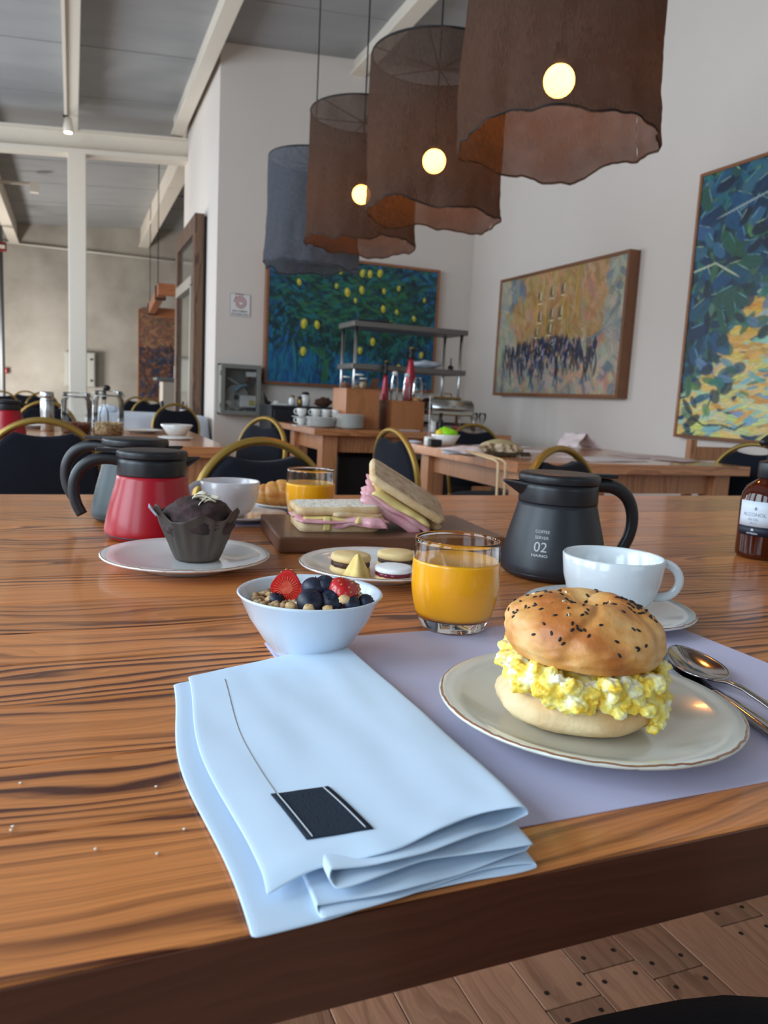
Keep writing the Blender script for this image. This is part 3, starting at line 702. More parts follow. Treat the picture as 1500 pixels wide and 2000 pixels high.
# ================================================================== TABLES
M_top = wood('table_top_wood', rgb(216, 134, 72), rgb(78, 32, 17), rings=66, wob=10, rough=.32, coat=.32, amount=1.0, grain=420, varr=.12)
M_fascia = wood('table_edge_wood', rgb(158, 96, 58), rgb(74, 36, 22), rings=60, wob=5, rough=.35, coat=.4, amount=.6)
M_bgw = wood('cafe_table_wood', rgb(196, 132, 84), rgb(130, 76, 44), rings=60, wob=6, rough=.25, coat=.6, amount=.6, varr=.1)
M_bgl = wood('table_leg_wood', rgb(188, 130, 88), rgb(124, 76, 50), rings=50, wob=5, rough=.4, coat=.2, amount=.5, axis='Z', varr=.08)
def table(name, label, X0, X1, Y0, Y1, cuts, mt, thk=.042, legs=None, apron=.09, leg=.09, axis='X', lx=.1, z=TZ):
    t = thing(name, label, 'table', ((X0+X1)/2, (Y0+Y1)/2, 0))
    ox, oy = (X0+X1)/2, (Y0+Y1)/2
    for a, b2 in zip(cuts[:-1], cuts[1:]):
        if axis == 'X': m = MB().box(X0-ox, a-oy+.0003, z-thk, X1-ox, b2-oy-.0003, z)
        else: m = MB().box(a-ox+.0003, Y0-oy, z-thk, b2-ox-.0003, Y1-oy, z)
        m.build('board', mt, t, bevel=.0012, bseg=1)
    for sx in (-1, 1):
        for sy in (-1, 1):
            cx = sx*((X1-X0)/2-lx); cy = sy*((Y1-Y0)/2-lx)
            MB().box(cx-leg/2, cy-leg/2, 0, cx+leg/2, cy+leg/2, z-thk).build('leg', M_bgl, t, bevel=.004)
    w_, d_ = (X1-X0)/2-lx, (Y1-Y0)/2-lx
    for sy in (-1, 1): MB().box(-w_+leg/2, sy*d_-.012, z-thk-apron, w_-leg/2, sy*d_+.012, z-thk).build('apron', M_bgl, t)
    for sx in (-1, 1): MB().box(sx*w_-.012, -d_+leg/2, z-thk-apron, sx*w_+.012, d_-leg/2, z-thk).build('apron', M_bgl, t)
    return t
YF = 0.2725
cuts = [YF, .37, .443, .53, .614, .692, .79, .898, .975, 1.052, 1.14, 1.235, 1.32, 1.41, 1.50, 1.586]
M_edge_shade = wood('shaded_front_edge_wood', rgb(92, 50, 34), rgb(50, 26, 18), rings=60, wob=5, rough=.4, coat=.2, amount=.6)  # front edge's shade put into the wood colour, darker than the boards
mt_ = table('dining_table', 'big glossy wooden table laid for breakfast, nearest the camera', -1.0, 2.3, YF, 1.586, cuts, M_top, lx=.16, apron=.0, leg=.1)
MB().box(-1.65, YF-.9293-.0012, TZ-.0425, 1.65, YF-.9293, TZ-.0015).build('edge_shade_strip', M_edge_shade, mt_)  # thin added strip that carries the painted shade
def lcuts(a, b, n): return [a+(b-a)*i/n for i in range(n+1)]
rt = table('cafe_table', 'wooden table against the white wall with a bag and papers on it', 1.59, 2.79, 2.556, 3.62, lcuts(2.556, 3.62, 9), M_bgw)
bt = table('buffet_table', 'wooden buffet table carrying plates and wooden risers', 1.49, 3.0, 4.94, 5.95, lcuts(4.94, 5.95, 8), M_bgw, lx=.14, leg=.11, apron=.12)
lt = table('cafe_table', 'wooden table at the far left carrying glass jars and a steel flask', -1.2, .562, 2.968, 4.12, lcuts(2.968, 4.12, 9), M_bgw)
# ================================================================== CHAIRS
M_pad = mat('black_chair_fabric', rgb(26, 28, 36), .95, var=.15, scale=60, bump=.2, bscale=400, sheen=.05, spec=.15)
M_gold = mat('gold_tube', rgb(158, 128, 62), .40, metal=.6, var=.05)
def arch(a, b, ys, n=28, z0=0.0, zs=.60, zt=.865, w0=.16):
    """chair back outline in the x-z plane, from lower left over the top to lower right"""
    pts = [(-w0, z0)]
    zc = zt-b
    for i in range(n+1):
        t = PI-PI*i/n; pts.append((a*math.cos(t), zc+b*math.sin(t)))
    pts.append((w0, z0)); return pts
def chair_proto(label, group, zt=.865, aw=.178, ab=.185):
    t = thing('banquet_chair', label, 'chair', (0, 0, 0), group=group)
    lean = lambda z: .0+max(0, z-.45)*.16      # back leans to +y (the back of the chair)
    pts = arch(aw, ab, 0, z0=.45, zt=zt-.011)
    fr = [(x, .2+lean(z), z) for x, z in pts]
    MB().tube(fr, .0105, 8, up=(0, 1, 0), flat=1.25).build('back_frame', M_gold, t)
    # pad: inside of the arch, its top cut concave so that a hand hole stays open
    n = 24; out = []
    a2, b2 = aw-.012, ab-.012; zc = zt-.011-ab
    cut = .30
    top = []
    for i in range(n+1):
        th = PI-PI*i/n; x = a2*math.cos(th); z = zc+b2*math.sin(th)
        dip = zt-.062+1.9*x*x if abs(x) < .1 else 9
        top.append((x, min(z, dip)))
    poly = [(-.148, .50)]+top+[(.148, .50)]
    m = MB(); nn = len(poly)
    def P3(x, z, s): return (x, .2+lean(z)+s*.017, z)
    vs = [P3(x, z, -1) for x, z in poly]+[P3(x, z, 1) for x, z in poly]
    cx, cz = 0, .68
    vs += [(cx, .2+lean(cz)-.03, cz), (cx, .2+lean(cz)+.024, cz)]
    ins = [P3(cx+(x-cx)*.9, cz+(z-cz)*.9, -1.35) for x, z in poly]; ins2 = [P3(cx+(x-cx)*.9, cz+(z-cz)*.9, 1.25) for x, z in poly]
    k0 = len(vs); vs += ins+ins2
    fs = []
    for i in range(nn):
        j = (i+1) % nn
        fs += [(i, j, nn+j, nn+i), (i, k0+i, k0+j, j), (nn+i, nn+j, k0+nn+j, k0+nn+i), (k0+i, 2*nn, k0+j), (k0+nn+j, 2*nn+1, k0+nn+i)]
    m.add(vs, fs, 0, True).build('backrest', M_pad, t)
    # seat: rounded cushion
    def seatf(v):
        r = (abs(v[0])**3+abs(v[1])**3)**(1/3)
        h = math.hypot(v[0], v[1]) or 1
        k = h/max(r, 1e-6) if r > 0 else 1
        return Vector((v[0]*k, v[1]*k*(1.0), v[2]))
    MB().ell((0, 0, .455), (.21, .215, .035), 32, 10, fn=seatf).build('seat', M_pad, t)
    MB().tube([(-.19, -.19, .425), (.19, -.19, .425), (.19, .19, .425), (-.19, .19, .425)], .010, 6, closed=True).build('seat_frame', M_gold, t)
    for sx in (-1, 1):
        MB().tube([(sx*.18, -.18, .43), (sx*.19, -.2, 0)], .0125, 8).build('leg', M_gold, t)
        MB().tube([(sx*.16, .2, .46), (sx*.165, .22, .3), (sx*.18, .29, 0)], .0125, 8).build('leg', M_gold, t)
    MB().tube([(-.187, -.195, .14), (.187, -.195, .14)], .008, 6).build('stretcher', M_gold, t)
    return t
GRP = 'black banquet chairs with gold frames'
protoc = None
def chair(px, py, y, face, label, zt=.865, x=None, fix=None, s=1.0):
    """place a chair so that the top of its back stands at ground point x,y; face = direction the sitter looks"""
    global protoc
    if x is None: x = at_y(px, py, y).x
    if protoc is None: protoc = chair_proto(label, GRP); c = protoc
    else: c = copy_tree(protoc); c['label'] = label
    # local: back at +y*(.2+lean), sitter looks to -y
    rz = math.atan2(face[1], face[0])+PI/2
    off = .266*s
    c.rotation_euler = (0, 0, rz)
    c.location = (x+math.sin(rz)*off, y-math.cos(rz)*off, 0)
    c.scale = (s, s, s)
    return c
chair(90, 812, 2.62, (.0, 1), 'black gold-framed chair at far left with its back to the big table', x=-.085)
chair(512, 858, 1.90, (.12, -1), 'gold-arched black chair right behind the croissant and the small juice glass')
chair(1165, 880, 1.93, (.35, -1), 'gold-arched black chair right behind the black coffee pot', x=1.34)
chair(520, 813, 3.72, (-.89, -.45), 'black chair turned sideways between the left table and the buffet')
chair(765, 835, 2.86, (1, .10), 'narrow-looking black chair seen edge-on at the end of the papers table')
chair(1470, 866, 2.72, (-.8, -.6), 'black chair behind the amber pump bottle', x=2.985)
chair(343, 785, 6.2, (.1, -1), 'black chair with a white cloth table behind it, beside the small bowl')
chair(925, 832, 4.02, (0, -1), 'black chair behind the papers table near the leaning picture frame')
chair(50, 763, 10.4, (.2, 1), 'far black chair between the red jug and the steel flask', s=1.0)
chair(82, 765, 9.6, (.2, -1), 'far black chair right behind the steel flask')
chair(2, 760, 9.3, (0, 1), 'far black chair cut off by the left border of the view')
chair(228, 790, 5.2, (0, 1), 'black chair hidden behind the glass jars', x=-.15)
chair(268, 781, 9.6, (0, -1), 'black chair nearest the dark painting, behind the white cloth')
chair(292, 783, 8.45, (0, 1), 'black chair half hidden behind the one with the white cloth table')
# chair in the foreground, tucked under the corner of the table
fc = copy_tree(protoc); fc['label'] = 'black chair seat tucked under the near table edge at the bottom corner'
fc.rotation_euler = (0, 0, PI-.1); fc.location = (.420, .247, .010)
# ================================================================== BACKGROUND TABLEWARE
M_china = mat('white_china', rgb(226, 226, 222), .18, var=.02, scale=6, coat=.4)
M_glass = mat('clear_glass', (1, 1, 1, 1), 0.0, trans=1.0, var=0, ior=1.45)
M_jar = thin_glass('jar_glass', extra=-.02)
M_steel = mat('brushed_steel', rgb(190, 190, 188), .28, metal=1.0, var=.05)
M_dsteel = mat('dull_steel', rgb(128, 126, 124), .42, metal=.85, var=.05)
M_paper = mat('paper', rgb(222, 214, 216), .8, var=.04, scale=12)
def plate_prof(r, h=.018, foot=.55, t=.004):
    return [(0, .003), (r*foot*.9, .003), (r*foot*.92, 0), (r*foot, 0), (r*foot+.003, .004), (r*.85, h*.62), (r, h-.0015), (r+.0008, h), (r-.002, h+.0012), (r*.84, h*.62+t*.8), (r*.66, .0075), (r*.4, .0062), (0, .006)]
def plate(name, label, loc, r, h=.018, group=None, m=None, seg=72, cat='plate'):
    o = MB().lathe(plate_prof(r, h), seg, cap=False).build(name, m or M_china, loc=loc)
    return tag(o, label, cat, group)
def cup_thing(name, label, loc, r, h, ha, m, seg=56, group=None, foot=.5, hr=None, hm=None):
    t = thing(name, label, 'cup', loc, 0, group)
    pr = [(0, .003), (r*foot*.85, .003), (r*foot*.9, 0), (r*foot, 0), (r*foot+.001, .003), (r*.70, h*.14), (r*.86, h*.34), (r*.955, h*.62), (r, h-.001), (r-.0012, h+.0006), (r-.0032, h-.001), (r*.925, h*.62), (r*.82, h*.34), (r*.62, h*.15), (0, h*.10)]
    MB().lathe(pr, seg, cap=False).build('bowl', m, t)
    hr = hr or h*.36; c, s = math.cos(ha), math.sin(ha); pts = []
    for i in range(15):
        a = PI*.52-i/14*PI*1.06
        rr = r*.93+hr*.10+hr*.92*math.cos(a)*1.0; z = h*.60+hr*.85*math.sin(a)
        if i >= 11: rr = r*.93+hr*.1+hr*.92*math.cos(a)-(i-11)*hr*.07
        pts.append((c*rr, s*rr, z))
    MB().tube(pts, [.0046]*15, 10, flat=.62, up=(-s, c, 0)).build('handle', hm or m, t)
    return t
def jar(name, label, loc, r, h, fill, fm, lid='glass', group=None):
    t = thing(name, label, 'jar', loc, 0, group)
    MB().lathe([(r*.9, 0), (r, .006), (r, h*.80), (r*.86, h*.86), (r*.86, h*.9),], 28, cap=False).add([(r*.9*math.cos(2*PI*i/28), r*.9*math.sin(2*PI*i/28), 0) for i in range(28)], [tuple(range(28))[::-1]]).build('body', M_jar, t)
    lm = M_jar if lid == 'glass' else mat('white_lid', rgb(226, 226, 224), .5)
    MB().lathe([(0, h*.90), (r*.9, h*.9), (r*.93, h*.92), (r*.93, h*.965), (r*.85, h), (0, h)], 28, cap=False).build('lid', lm, t)
    if lid == 'glass':
        MB().tube([(r*.9*math.cos(a), r*.9*math.sin(a), h*.885) for a in [2*PI*i/24 for i in range(24)]], .0016, 5, closed=True).tube([(r*.92, -.01, h*.86), (r*1.05, 0, h*.9), (r*.92, .01, h*.94)], .0018, 5).build('wire_clasp', M_steel, t)
    if fill > 0:
        b = MB(); rr = random.Random(3)
        b.lathe([(0, .007), (r*.9, .007), (r*.9, fill*h*.7), (r*.5, fill*h*.8), (0, fill*h*.85)], 20, cap=False)
        if h > .08:
            for k in range(120):
                a = rr.random()*2*PI; q = rr.choice([r*.87, rr.random()*r*.85]); z = rr.uniform(.01, fill*h*.85) if q > r*.8 else fill*h*.82
                b.ell((q*math.cos(a), q*math.sin(a), z), (.007, .005, .004), 6, 4)
        b.build('filling', fm, t, kind='stuff')
    return t
M_gran = noise_ramp('granola', [(0.3, rgb(120, 84, 56)), (0.5, rgb(196, 160, 116)), (0.7, rgb(226, 202, 160))], 90, 2, .8, .3, 200)
M_nuts = noise_ramp('dark_muesli', [(0.35, rgb(100, 58, 44)), (0.65, rgb(168, 112, 86))], 90, 2, .8, .3, 200)
# ---- left table
jar('storage_jar', 'clear glass clip-top jar of granola on the left table, nearer the small bowl', at_z(212, 852), .062, .19, .36, M_gran)
jar('storage_jar', 'clear glass clip-top jar of brown muesli on the left table, beside the steel flask', at_z(165, 848)+Vector((-.03, .05, 0)), .062, .175, .32, M_nuts)
p = at_z(93, 842)
st = thing('steel_flask', 'tall polished steel flask seen over the left chair back', 'flask', p)
MB().lathe([(.024, 0), (.028, .004), (.028, .135), (.0255, .14), (.0255, .144), (.0275, .146), (.0275, .168), (.022, .172), (0, .172)], 32).build('body', M_steel, st)
MB().lathe([(.0285, .132), (.0285, .136), (.028, .137)], 32, cap=False).build('band', M_dsteel, st)
p = at_z(345, 852)
tag(MB().lathe([(0, .004), (.028, .004), (.03, 0), (.034, 0), (.045, .012), (.072, .052), (.07, .053), (.042, .016), (0, .01)], 40, cap=False).build('small_bowl', M_china, loc=p), 'small white bowl near the corner of the left table', 'bowl')
tag(MB().lathe([(0, .002), (.05, .002), (.052, 0), (.055, 0), (.075, .008), (.073, .01), (.05, .005), (0, .005)], 40, cap=False).build('side_plate', M_china, loc=(at_z(370, 860)-Vector((.05, -.06, 0)))), 'small white saucer beside the small bowl on the left table', 'saucer')
plate('side_plate', 'white plate on the left table behind the near coffee pots', at_z(272, 848)+Vector((.02, .12, 0)), .10, .016)
p = at_z(80, 842)+Vector((-.05, .25, 0))
plate('side_plate', 'white plate with a red smear on the left table behind the chair back', p, .12, .018)
tag(MB().ell((0, 0, 0), (.03, .012, .008), 12, 8, fn=lumpy(.4, 3)).build('jam', mat('red_jam', rgb(150, 24, 48), .3), loc=p+Vector((-.03, -.02, .015))), 'smear of red jam on the white plate at the left', 'jam')
# small black bottle nozzle behind the jars
p = at_z(182, 840)+Vector((.05, .05, 0))
bq = thing('syrup_bottle', 'small dark bottle with a black stopper between the two glass jars', 'bottle', p)
MB().lathe([(.02, 0), (.022, .003), (.022, .08), (.008, .12), (.008, .15), (0, .15)], 16).build('body', M_jar, bq)
MB().lathe([(.010, .145), (.012, .15), (.010, .185), (.006, .19), (0, .19)], 12).ell((.012, 0, .2), (.018, .012, .014), 10, 8).build('stopper', M_black, bq)
# ---- table with a white cloth in the far room
M_cloth = mat('white_tablecloth', rgb(208, 216, 228), .8, var=.03, bump=.1, bscale=90)
ct = thing('cloth_table', 'table under a hanging white cloth behind the left table', 'table', (.62, 7.35, 0))
MB().box(-.42, -.4, .70, .46, .4, .735).build('tabletop', M_bgw, ct)
for sx in (-1, 1):
    for sy in (-1, 1): MB().box(sx*.36-.02, sy*.34-.02, 0, sx*.36+.02, sy*.34+.02, .70).build('leg', M_bgl, ct)
def clothf(u, v):
    # v: 0 centre .. 1 hem, u around
    a = 2*PI*u; c, s = math.cos(a), math.sin(a); k = 1/max(abs(c), abs(s))
    k = min(k, 1.36)
    hx, hy = .46, .43
    if v < .5: q = v/.5; return (.02+c*k*hx*q, s*k*hy*q, .742)
    q = (v-.5)/.5; f = 1+.05*q*(1+math.sin(a*13)+.6*math.sin(a*7+1))
    return (.02+c*k*hx*f*(1+.01), s*k*hy*f*1.01, .742-.34*q*(1+.18*math.sin(a*4)*q)-.002)
tag(MB().grid(clothf, 120, 16).build('tablecloth', M_cloth, loc=(.62, 7.35, 0), thick=.002), 'white tablecloth hanging in folds from the far table', 'tablecloth')
tag(MB().ell((0, 0, .03), (.09, .06, .035), 20, 12, fn=lumpy(.35, 2.2)).build('folded_napkin', M_cloth, loc=(.30, 7.2, .742)), 'crumpled white napkin on the cloth table', 'napkin')
p = Vector((.92, 7.15, .745))
bq = thing('sauce_bottle', 'little dark bottle on the cloth table beside the wooden door', 'bottle', p)
MB().lathe([(.022, 0), (.025, .004), (.025, .06), (.009, .085), (.009, .12), (0, .12)], 16).build('body', M_black, bq)
MB().lathe([(.0256, .015), (.0256, .05)], 16, cap=False).build('label_band', M_paper, bq)
tag(MB().lathe([(.018, 0), (.02, .004), (.014, .06), (.016, .1), (.008, .12), (0, .12)], 14).build('pepper_mill', M_black, loc=(.74, 7.15, .745)), 'slim black pepper mill on the cloth table', 'pepper mill')
# side cabinet with a tray of papers in front of the dark painting
pc = at_y(339, 770, 13.2)
sc_ = thing('service_cabinet', 'pale grey service cabinet before the dark painting in the far room', 'cabinet', (pc.x+.25, 13.2, 0))
MB().box(-.45, -.25, .05, .5, .25, at_y(339, 747, 13.2).z).build('body', mat('cabinet_pale', rgb(176, 170, 160), .6), sc_, bevel=.005)
zt_ = at_y(339, 744, 13.2).z
MB().box(-.55, -.3, zt_, .5, .3, zt_+.04).build('worktop', mat('worktop_green_grey', rgb(100, 116, 120), .5), sc_, bevel=.004)
tag(MB().box(-.17, -.15, 0, .17, .15, .09).box(-.1, -.12, .09, .16, .12, .16).box(-.2, -.14, 0, -.17, .14, .2).build('paper_tray', M_paper, loc=(pc.x+.22, 13.2, zt_+.042), bevel=.004), 'white paper tray on the pale service cabinet', 'tray')
# ---- black counter by the back wall
k0 = at_y(532, 793, 6.15); k0b = at_y(507, 790, 6.6)
kc = thing('black_counter', 'low black counter against the wall under the lemon painting', 'counter', (1.50, 6.2, 0))
MB().box(0, 0, .04, 1.3, .43, .87).build('body', mat('counter_black', rgb(24, 26, 30), .5), kc, bevel=.004)
MB().box(-.01, -.01, .87, 1.31, .44, .885).build('worktop', mat('counter_top_black', rgb(44, 50, 56), .3), kc, bevel=.003)
for i in range(3): MB().box(.02+i*.43, -.012, .08, .43+i*.43, 0, .85).build('door', mat('counter_door', rgb(30, 32, 38), .45), kc, bevel=.003)
zc_ = .886
def jarlet(px, nm, lab, r, h, m1, m2):
    q = at_y(px, 790, 6.4); t = thing(nm, lab, 'jar', (q.x, 6.4, zc_))
    MB().lathe([(r*.8, 0), (r, r*.3), (r*1.05, h*.5), (r*.8, h*.75), (r*.7, h*.8), (0, h*.8)], 16).build('body', m1, t)
    MB().lathe([(r*.8, h*.8), (r*.8, h*.95), (r*.3, h), (0, h)], 16).build('lid', m2, t)
M_br = mat('brass', rgb(150, 120, 70), .35, metal=.8)
jarlet(570, 'spice_pot', 'small pale pot with a dark lid on the black counter, left of its larger neighbour', .028, .085, M_china, M_br)
jarlet(586, 'spice_pot', 'small brass-topped pot on the black counter, in the middle of the pots', .026, .08, M_br, M_black)
jarlet(596, 'sugar_pot', 'larger dark-lidded pot on the black counter beside the riser', .04, .12, M_china, M_black)
q = at_y(632, 790, 6.4)
tag(MB().ell((0, 0, .04), (.075, .05, .04), 16, 10, fn=lumpy(.4, 2)).build('bread_basket', mat('dark_basket', rgb(80, 50, 36), .8, bump=.4, bscale=60), loc=(q.x, 6.4, zc_)), 'dark basket of bread on the black counter behind the cups', 'basket')
q = at_y(521, 790, 6.35)
tag(MB().tube([(0, 0, .01), (-.02, 0, .06), (-.05, 0, .12)], [.018, .012, .003], 8).ell((.01, 0, .015), (.03, .02, .014), 10, 8).build('serving_tongs', M_black, loc=(q.x, 6.35, zc_)), 'dark serving tongs leaning up at the end of the black counter', 'tongs')
q = at_y(545, 790, 6.35)
tag(MB().box(-.06, -.04, 0, .06, .04, .012).ell((-.02, 0, .02), (.03, .02, .014), 10, 8, fn=lumpy(.4, 2)).build('butter_dish', M_china, loc=(q.x, 6.35, zc_)), 'small white dish on the black counter', 'dish')
# ---- buffet: risers
M_riser = wood('riser_wood', rgb(178, 112, 66), rgb(140, 82, 46), rings=14, wob=4, rough=.4, coat=.2, amount=.35, grain=200, axis='Z', varr=.05)
def riser(lab, x0, y0, x1, y1, zt):
    t = thing('wooden_riser', lab, 'riser', ((x0+x1)/2, (y0+y1)/2, TZ+.001), group=None)
    a, b2, h = (x1-x0)/2, (y1-y0)/2, zt-TZ; w_ = .014
    for (n, bx) in (('panel', (-a, -b2, 0, a, -b2+w_, h-w_)), ('panel', (-a, b2-w_, 0, a, b2, h-w_)), ('panel', (-a, -b2+w_, 0, -a+w_, b2-w_, h-w_)), ('panel', (a-w_, -b2+w_, 0, a, b2-w_, h-w_)), ('top_panel', (-a, -b2, h-w_, a, b2, h))):
        MB().box(*bx).build(n, M_riser, t, bevel=.0015)
r1 = at_y(677, 758, 5.20); r1r = at_y(742, 762, 5.20)
riser('tall wooden riser box behind the stacked plates', r1.x, 5.20, r1r.x, 5.50, r1.z)
r2 = at_y(767, 782, 5.20); r2r = at_y(830, 783, 5.20)
riser('low wooden riser box under the glass pitchers', r2.x, 5.20, r2r.x, 5.48, r2.z)
Z1, Z2 = r1.z+.001, r2.z+.001
M_oats = noise_ramp('jar_oats', [(0.3, rgb(150, 110, 80)), (0.7, rgb(214, 190, 150))], 90, 2, .8)
jar('pantry_jar', 'small lidded jar at the left end on top of the tall riser', Vector((at_y(676, 756, 5.33).x, 5.33, Z1)), .028, .085, .5, M_nuts, 'white')
jar('pantry_jar', 'taller glass jar behind the others on the tall riser', Vector((at_y(701, 756, 5.42).x, 5.42, Z1)), .036, .11, .3, M_oats, 'white')
jar('pantry_jar', 'jar of pale oats at the front of the tall riser', Vector((at_y(709, 756, 5.27).x, 5.27, Z1)), .03, .078, .8, M_oats, 'white')
tag(MB().prism([(-.03, 0), (.04, 0), (.05, .08), (.0, .08)], -.002, .002, M=Matrix.Rotation(PI/2, 4, 'X')).box(-.03, -.01, 0, .04, .03, .004).build('menu_card', mat('brown_card', rgb(110, 72, 56), .7), loc=(at_y(727, 756, 5.3).x, 5.3, Z1)), 'small brown card standing on the tall riser', 'card')
# glass pitchers on the low riser
def pitcher(px, y, lab, r, h, cap=True, juice=None):
    x = at_y(px, 780, y).x; t = thing('glass_pitcher', lab, 'pitcher', (x, y, Z2))
    MB().lathe([(0, .004), (r*.9, .004), (r*.94, .01), (r*.93, h*.72), (r*.6, h*.92), (r*.6, h)] + [(r*.66, h), (r*.66, h*.93), (r, h*.73), (r, .004), (r*.95, 0), (0, 0)], 24, cap=False).build('body', M_jar, t)
    if cap: MB().lathe([(r*.7, h*.95), (r*.72, h*1.06), (r*.4, h*1.1), (0, h*1.1)], 16).build('stopper', mat('white_lid', rgb(226, 226, 224), .5), t)
    else: MB().tube([(r, 0, h*.78), (r*1.7, 0, h*.72), (r*1.7, 0, h*.3), (r, 0, h*.22)], .005, 6).build('handle', M_jar, t)
    if juice: MB().lathe([(0, .006), (r*.88, .006), (r*.88, .022), (0, .022)], 20, cap=False).build('juice', juice, t)
M_oj = mat('orange_juice', rgb(255, 172, 8), .3, var=.03, scale=30, coat=.5, sss=.6)
pitcher(769, 5.25, 'tall narrow glass pitcher at the left end of the low riser', .028, .19)
pitcher(793, 5.30, 'narrow glass pitcher with a white stopper in the middle of the low riser', .028, .185)
pitcher(814, 5.26, 'wide glass pitcher with a little orange juice on the low riser', .038, .175, cap=False, juice=M_oj)
M_redm = mat('red_metal', rgb(168, 30, 52), .3, metal=.3, coat=.4)
def siphon(x, y, z, lab, h, s=1):
    t = thing('soda_siphon', lab, 'siphon', (x, y, z))
    MB().lathe([(.034*s, 0), (.038*s, .004), (.038*s, h*.45), (.02*s, h*.75), (.015*s, h*.82), (0, h*.82)], 20).build('body', M_redm, t)
    MB().lathe([(.02*s, h*.80), (.022*s, h*.83), (.014*s, h*.9), (.02*s, h*.95), (.02*s, h*.98), (0, h)], 16).tube([(0, 0, h*.93), (-.035*s, 0, h*.92), (-.05*s, 0, h*.8)], .006*s, 6).tube([(0, 0, h*.95), (.045*s, 0, h*.97)], .006*s, 6).build('valve', M_black, t)
    MB().ell((0, 0, h*1.0), (.017*s, .017*s, .012*s), 10, 8).build('knob', M_br, t)
zlim = 1.5
x_ = at_y(752, 760, 5.523).x; siphon(x_, 5.523, .762, 'red bottle with a black and brass top standing between the two risers', min(at_y(752, 706, 5.523).z, zlim)-.762, .85)
x_ = at_y(800, 760, 5.42).x; zz = at_y(800, 680, 5.42).z
siphon(x_, 5.42, Z2, 'tall red bottle with a black tap behind the glass pitchers', zz-Z2, 1.05)
# steel over-shelf
YS, YS2 = 5.56, 5.92
q1, q2 = at_y(692, 624, YS), at_y(915, 648, YS)
sh_ = thing('steel_shelf', 'two-tier steel shelf unit on tubular legs above the buffet', 'shelf', (q1.x, YS, 0))
Ls = q2.x-q1.x
MB().box(0, 0, q1.z-.045, Ls, YS2-YS, q1.z-.005).build('shelf_board', M_dsteel, sh_, bevel=.003)
zm = at_y(691, 709, YS).z
MB().box(0, 0, zm-.04, Ls, YS2-YS, zm).build('shelf_board', M_dsteel, sh_, bevel=.003)
for x in (.03, Ls-.04):
    for y in (.03, YS2-YS-.03): MB().tube([(x, y, .762), (x, y, q1.z-.04)], .0125, 10).build('leg', M_steel, sh_)
tag(MB().ell((0, 0, 0), (.13, .08, .028), 20, 10, fn=lumpy(.4, 2)).build('folded_cloth', M_cloth, loc=(at_y(833, 716, 5.74).x, 5.74, zm+.038)), 'crumpled white cloth on the middle steel shelf', 'cloth')
x_ = at_y(880, 720, 5.72).x
tag(MB().lathe([(.02, 0), (.022, .003), (.022, .035), (.006, .04), (.004, .1), (0, .1)], 12).build('small_dispenser', M_black, loc=(x_, 5.72, zm+.001)), 'tiny dark dispenser at the right end of the middle steel shelf', 'dispenser')
tag(MB().box(-.14, -.1, 0, .14, .1, .02).build('black_tray', M_black, loc=(at_y(725, 620, 5.74).x, 5.74, q1.z-.003), bevel=.004), 'flat black tray lying on the top steel shelf', 'tray')
# plate stacks
ORD = ['', 'second', 'third', 'fourth', 'fifth', 'sixth', 'seventh', 'eighth', 'ninth']
def stack(px, py, n, r, lab, y=None):
    c = at_z(px, py); base = None
    c.y += r
    for i in range(n):
        loc = (c.x+random.uniform(-.002, .002), c.y, TZ+.0005+i*.0095)
        if base is None: o = base = plate('plate', lab, loc, r, .014, 'stacked white plates on the buffet', seg=40)
        else: o = base.copy(); COL.objects.link(o); o.location = loc
        k = n-1-i; o['label'] = ('topmost ' if k == 0 else 'lowest ' if i == 0 else ORD[k]+' ')+lab.replace('white plate', 'white plate' if k in (0, n-1) else 'white plate from the top', 1)
stack(636, 836, 7, .105, 'white plate in the shorter stack beside the cups on the buffet')
stack(692, 839, 10, .098, 'white plate in the taller stack before the tall riser')
# cups: four below, a glass sheet, four above
lc = None
base0 = at_z(590, 832); cu_l = 'small white cup in the lower row on the buffet'
for i in range(4):
    loc = Vector((base0.x+.01+i*.078, base0.y+.06, TZ+.006))
    ol = ['leftmost', 'second', 'third', 'rightmost'][i]+' small white cup in the lower row on the buffet'
    if lc is None: lc = cup_thing('coffee_cup', ol, loc, .036, .055, PI, M_china, 28, 'white cups in two rows on the buffet')
    else: dup(lc, loc, label=ol)
tag(MB().prism(rrect(.36, .11, .02, x0=-.05, y0=-.055), 0, .005).build('cup_tray', M_china, loc=(base0.x, base0.y+.06, TZ+.0005)), 'white tray under the lower row of cups on the buffet', 'tray')
tag(MB().prism(rrect(.36, .11, .02, x0=-.05, y0=-.055), 0, .004).build('cup_tray', M_china, loc=(base0.x, base0.y+.06, TZ+.062)), 'white tray between the two rows of cups on the buffet', 'tray')
for i, dx in enumerate((.01, .115, .19, .265)):
    dup(lc, Vector((base0.x+dx, base0.y+.06, TZ+.067)), label=['leftmost', 'second', 'third', 'rightmost'][i]+' small white cup in the upper row on the buffet')
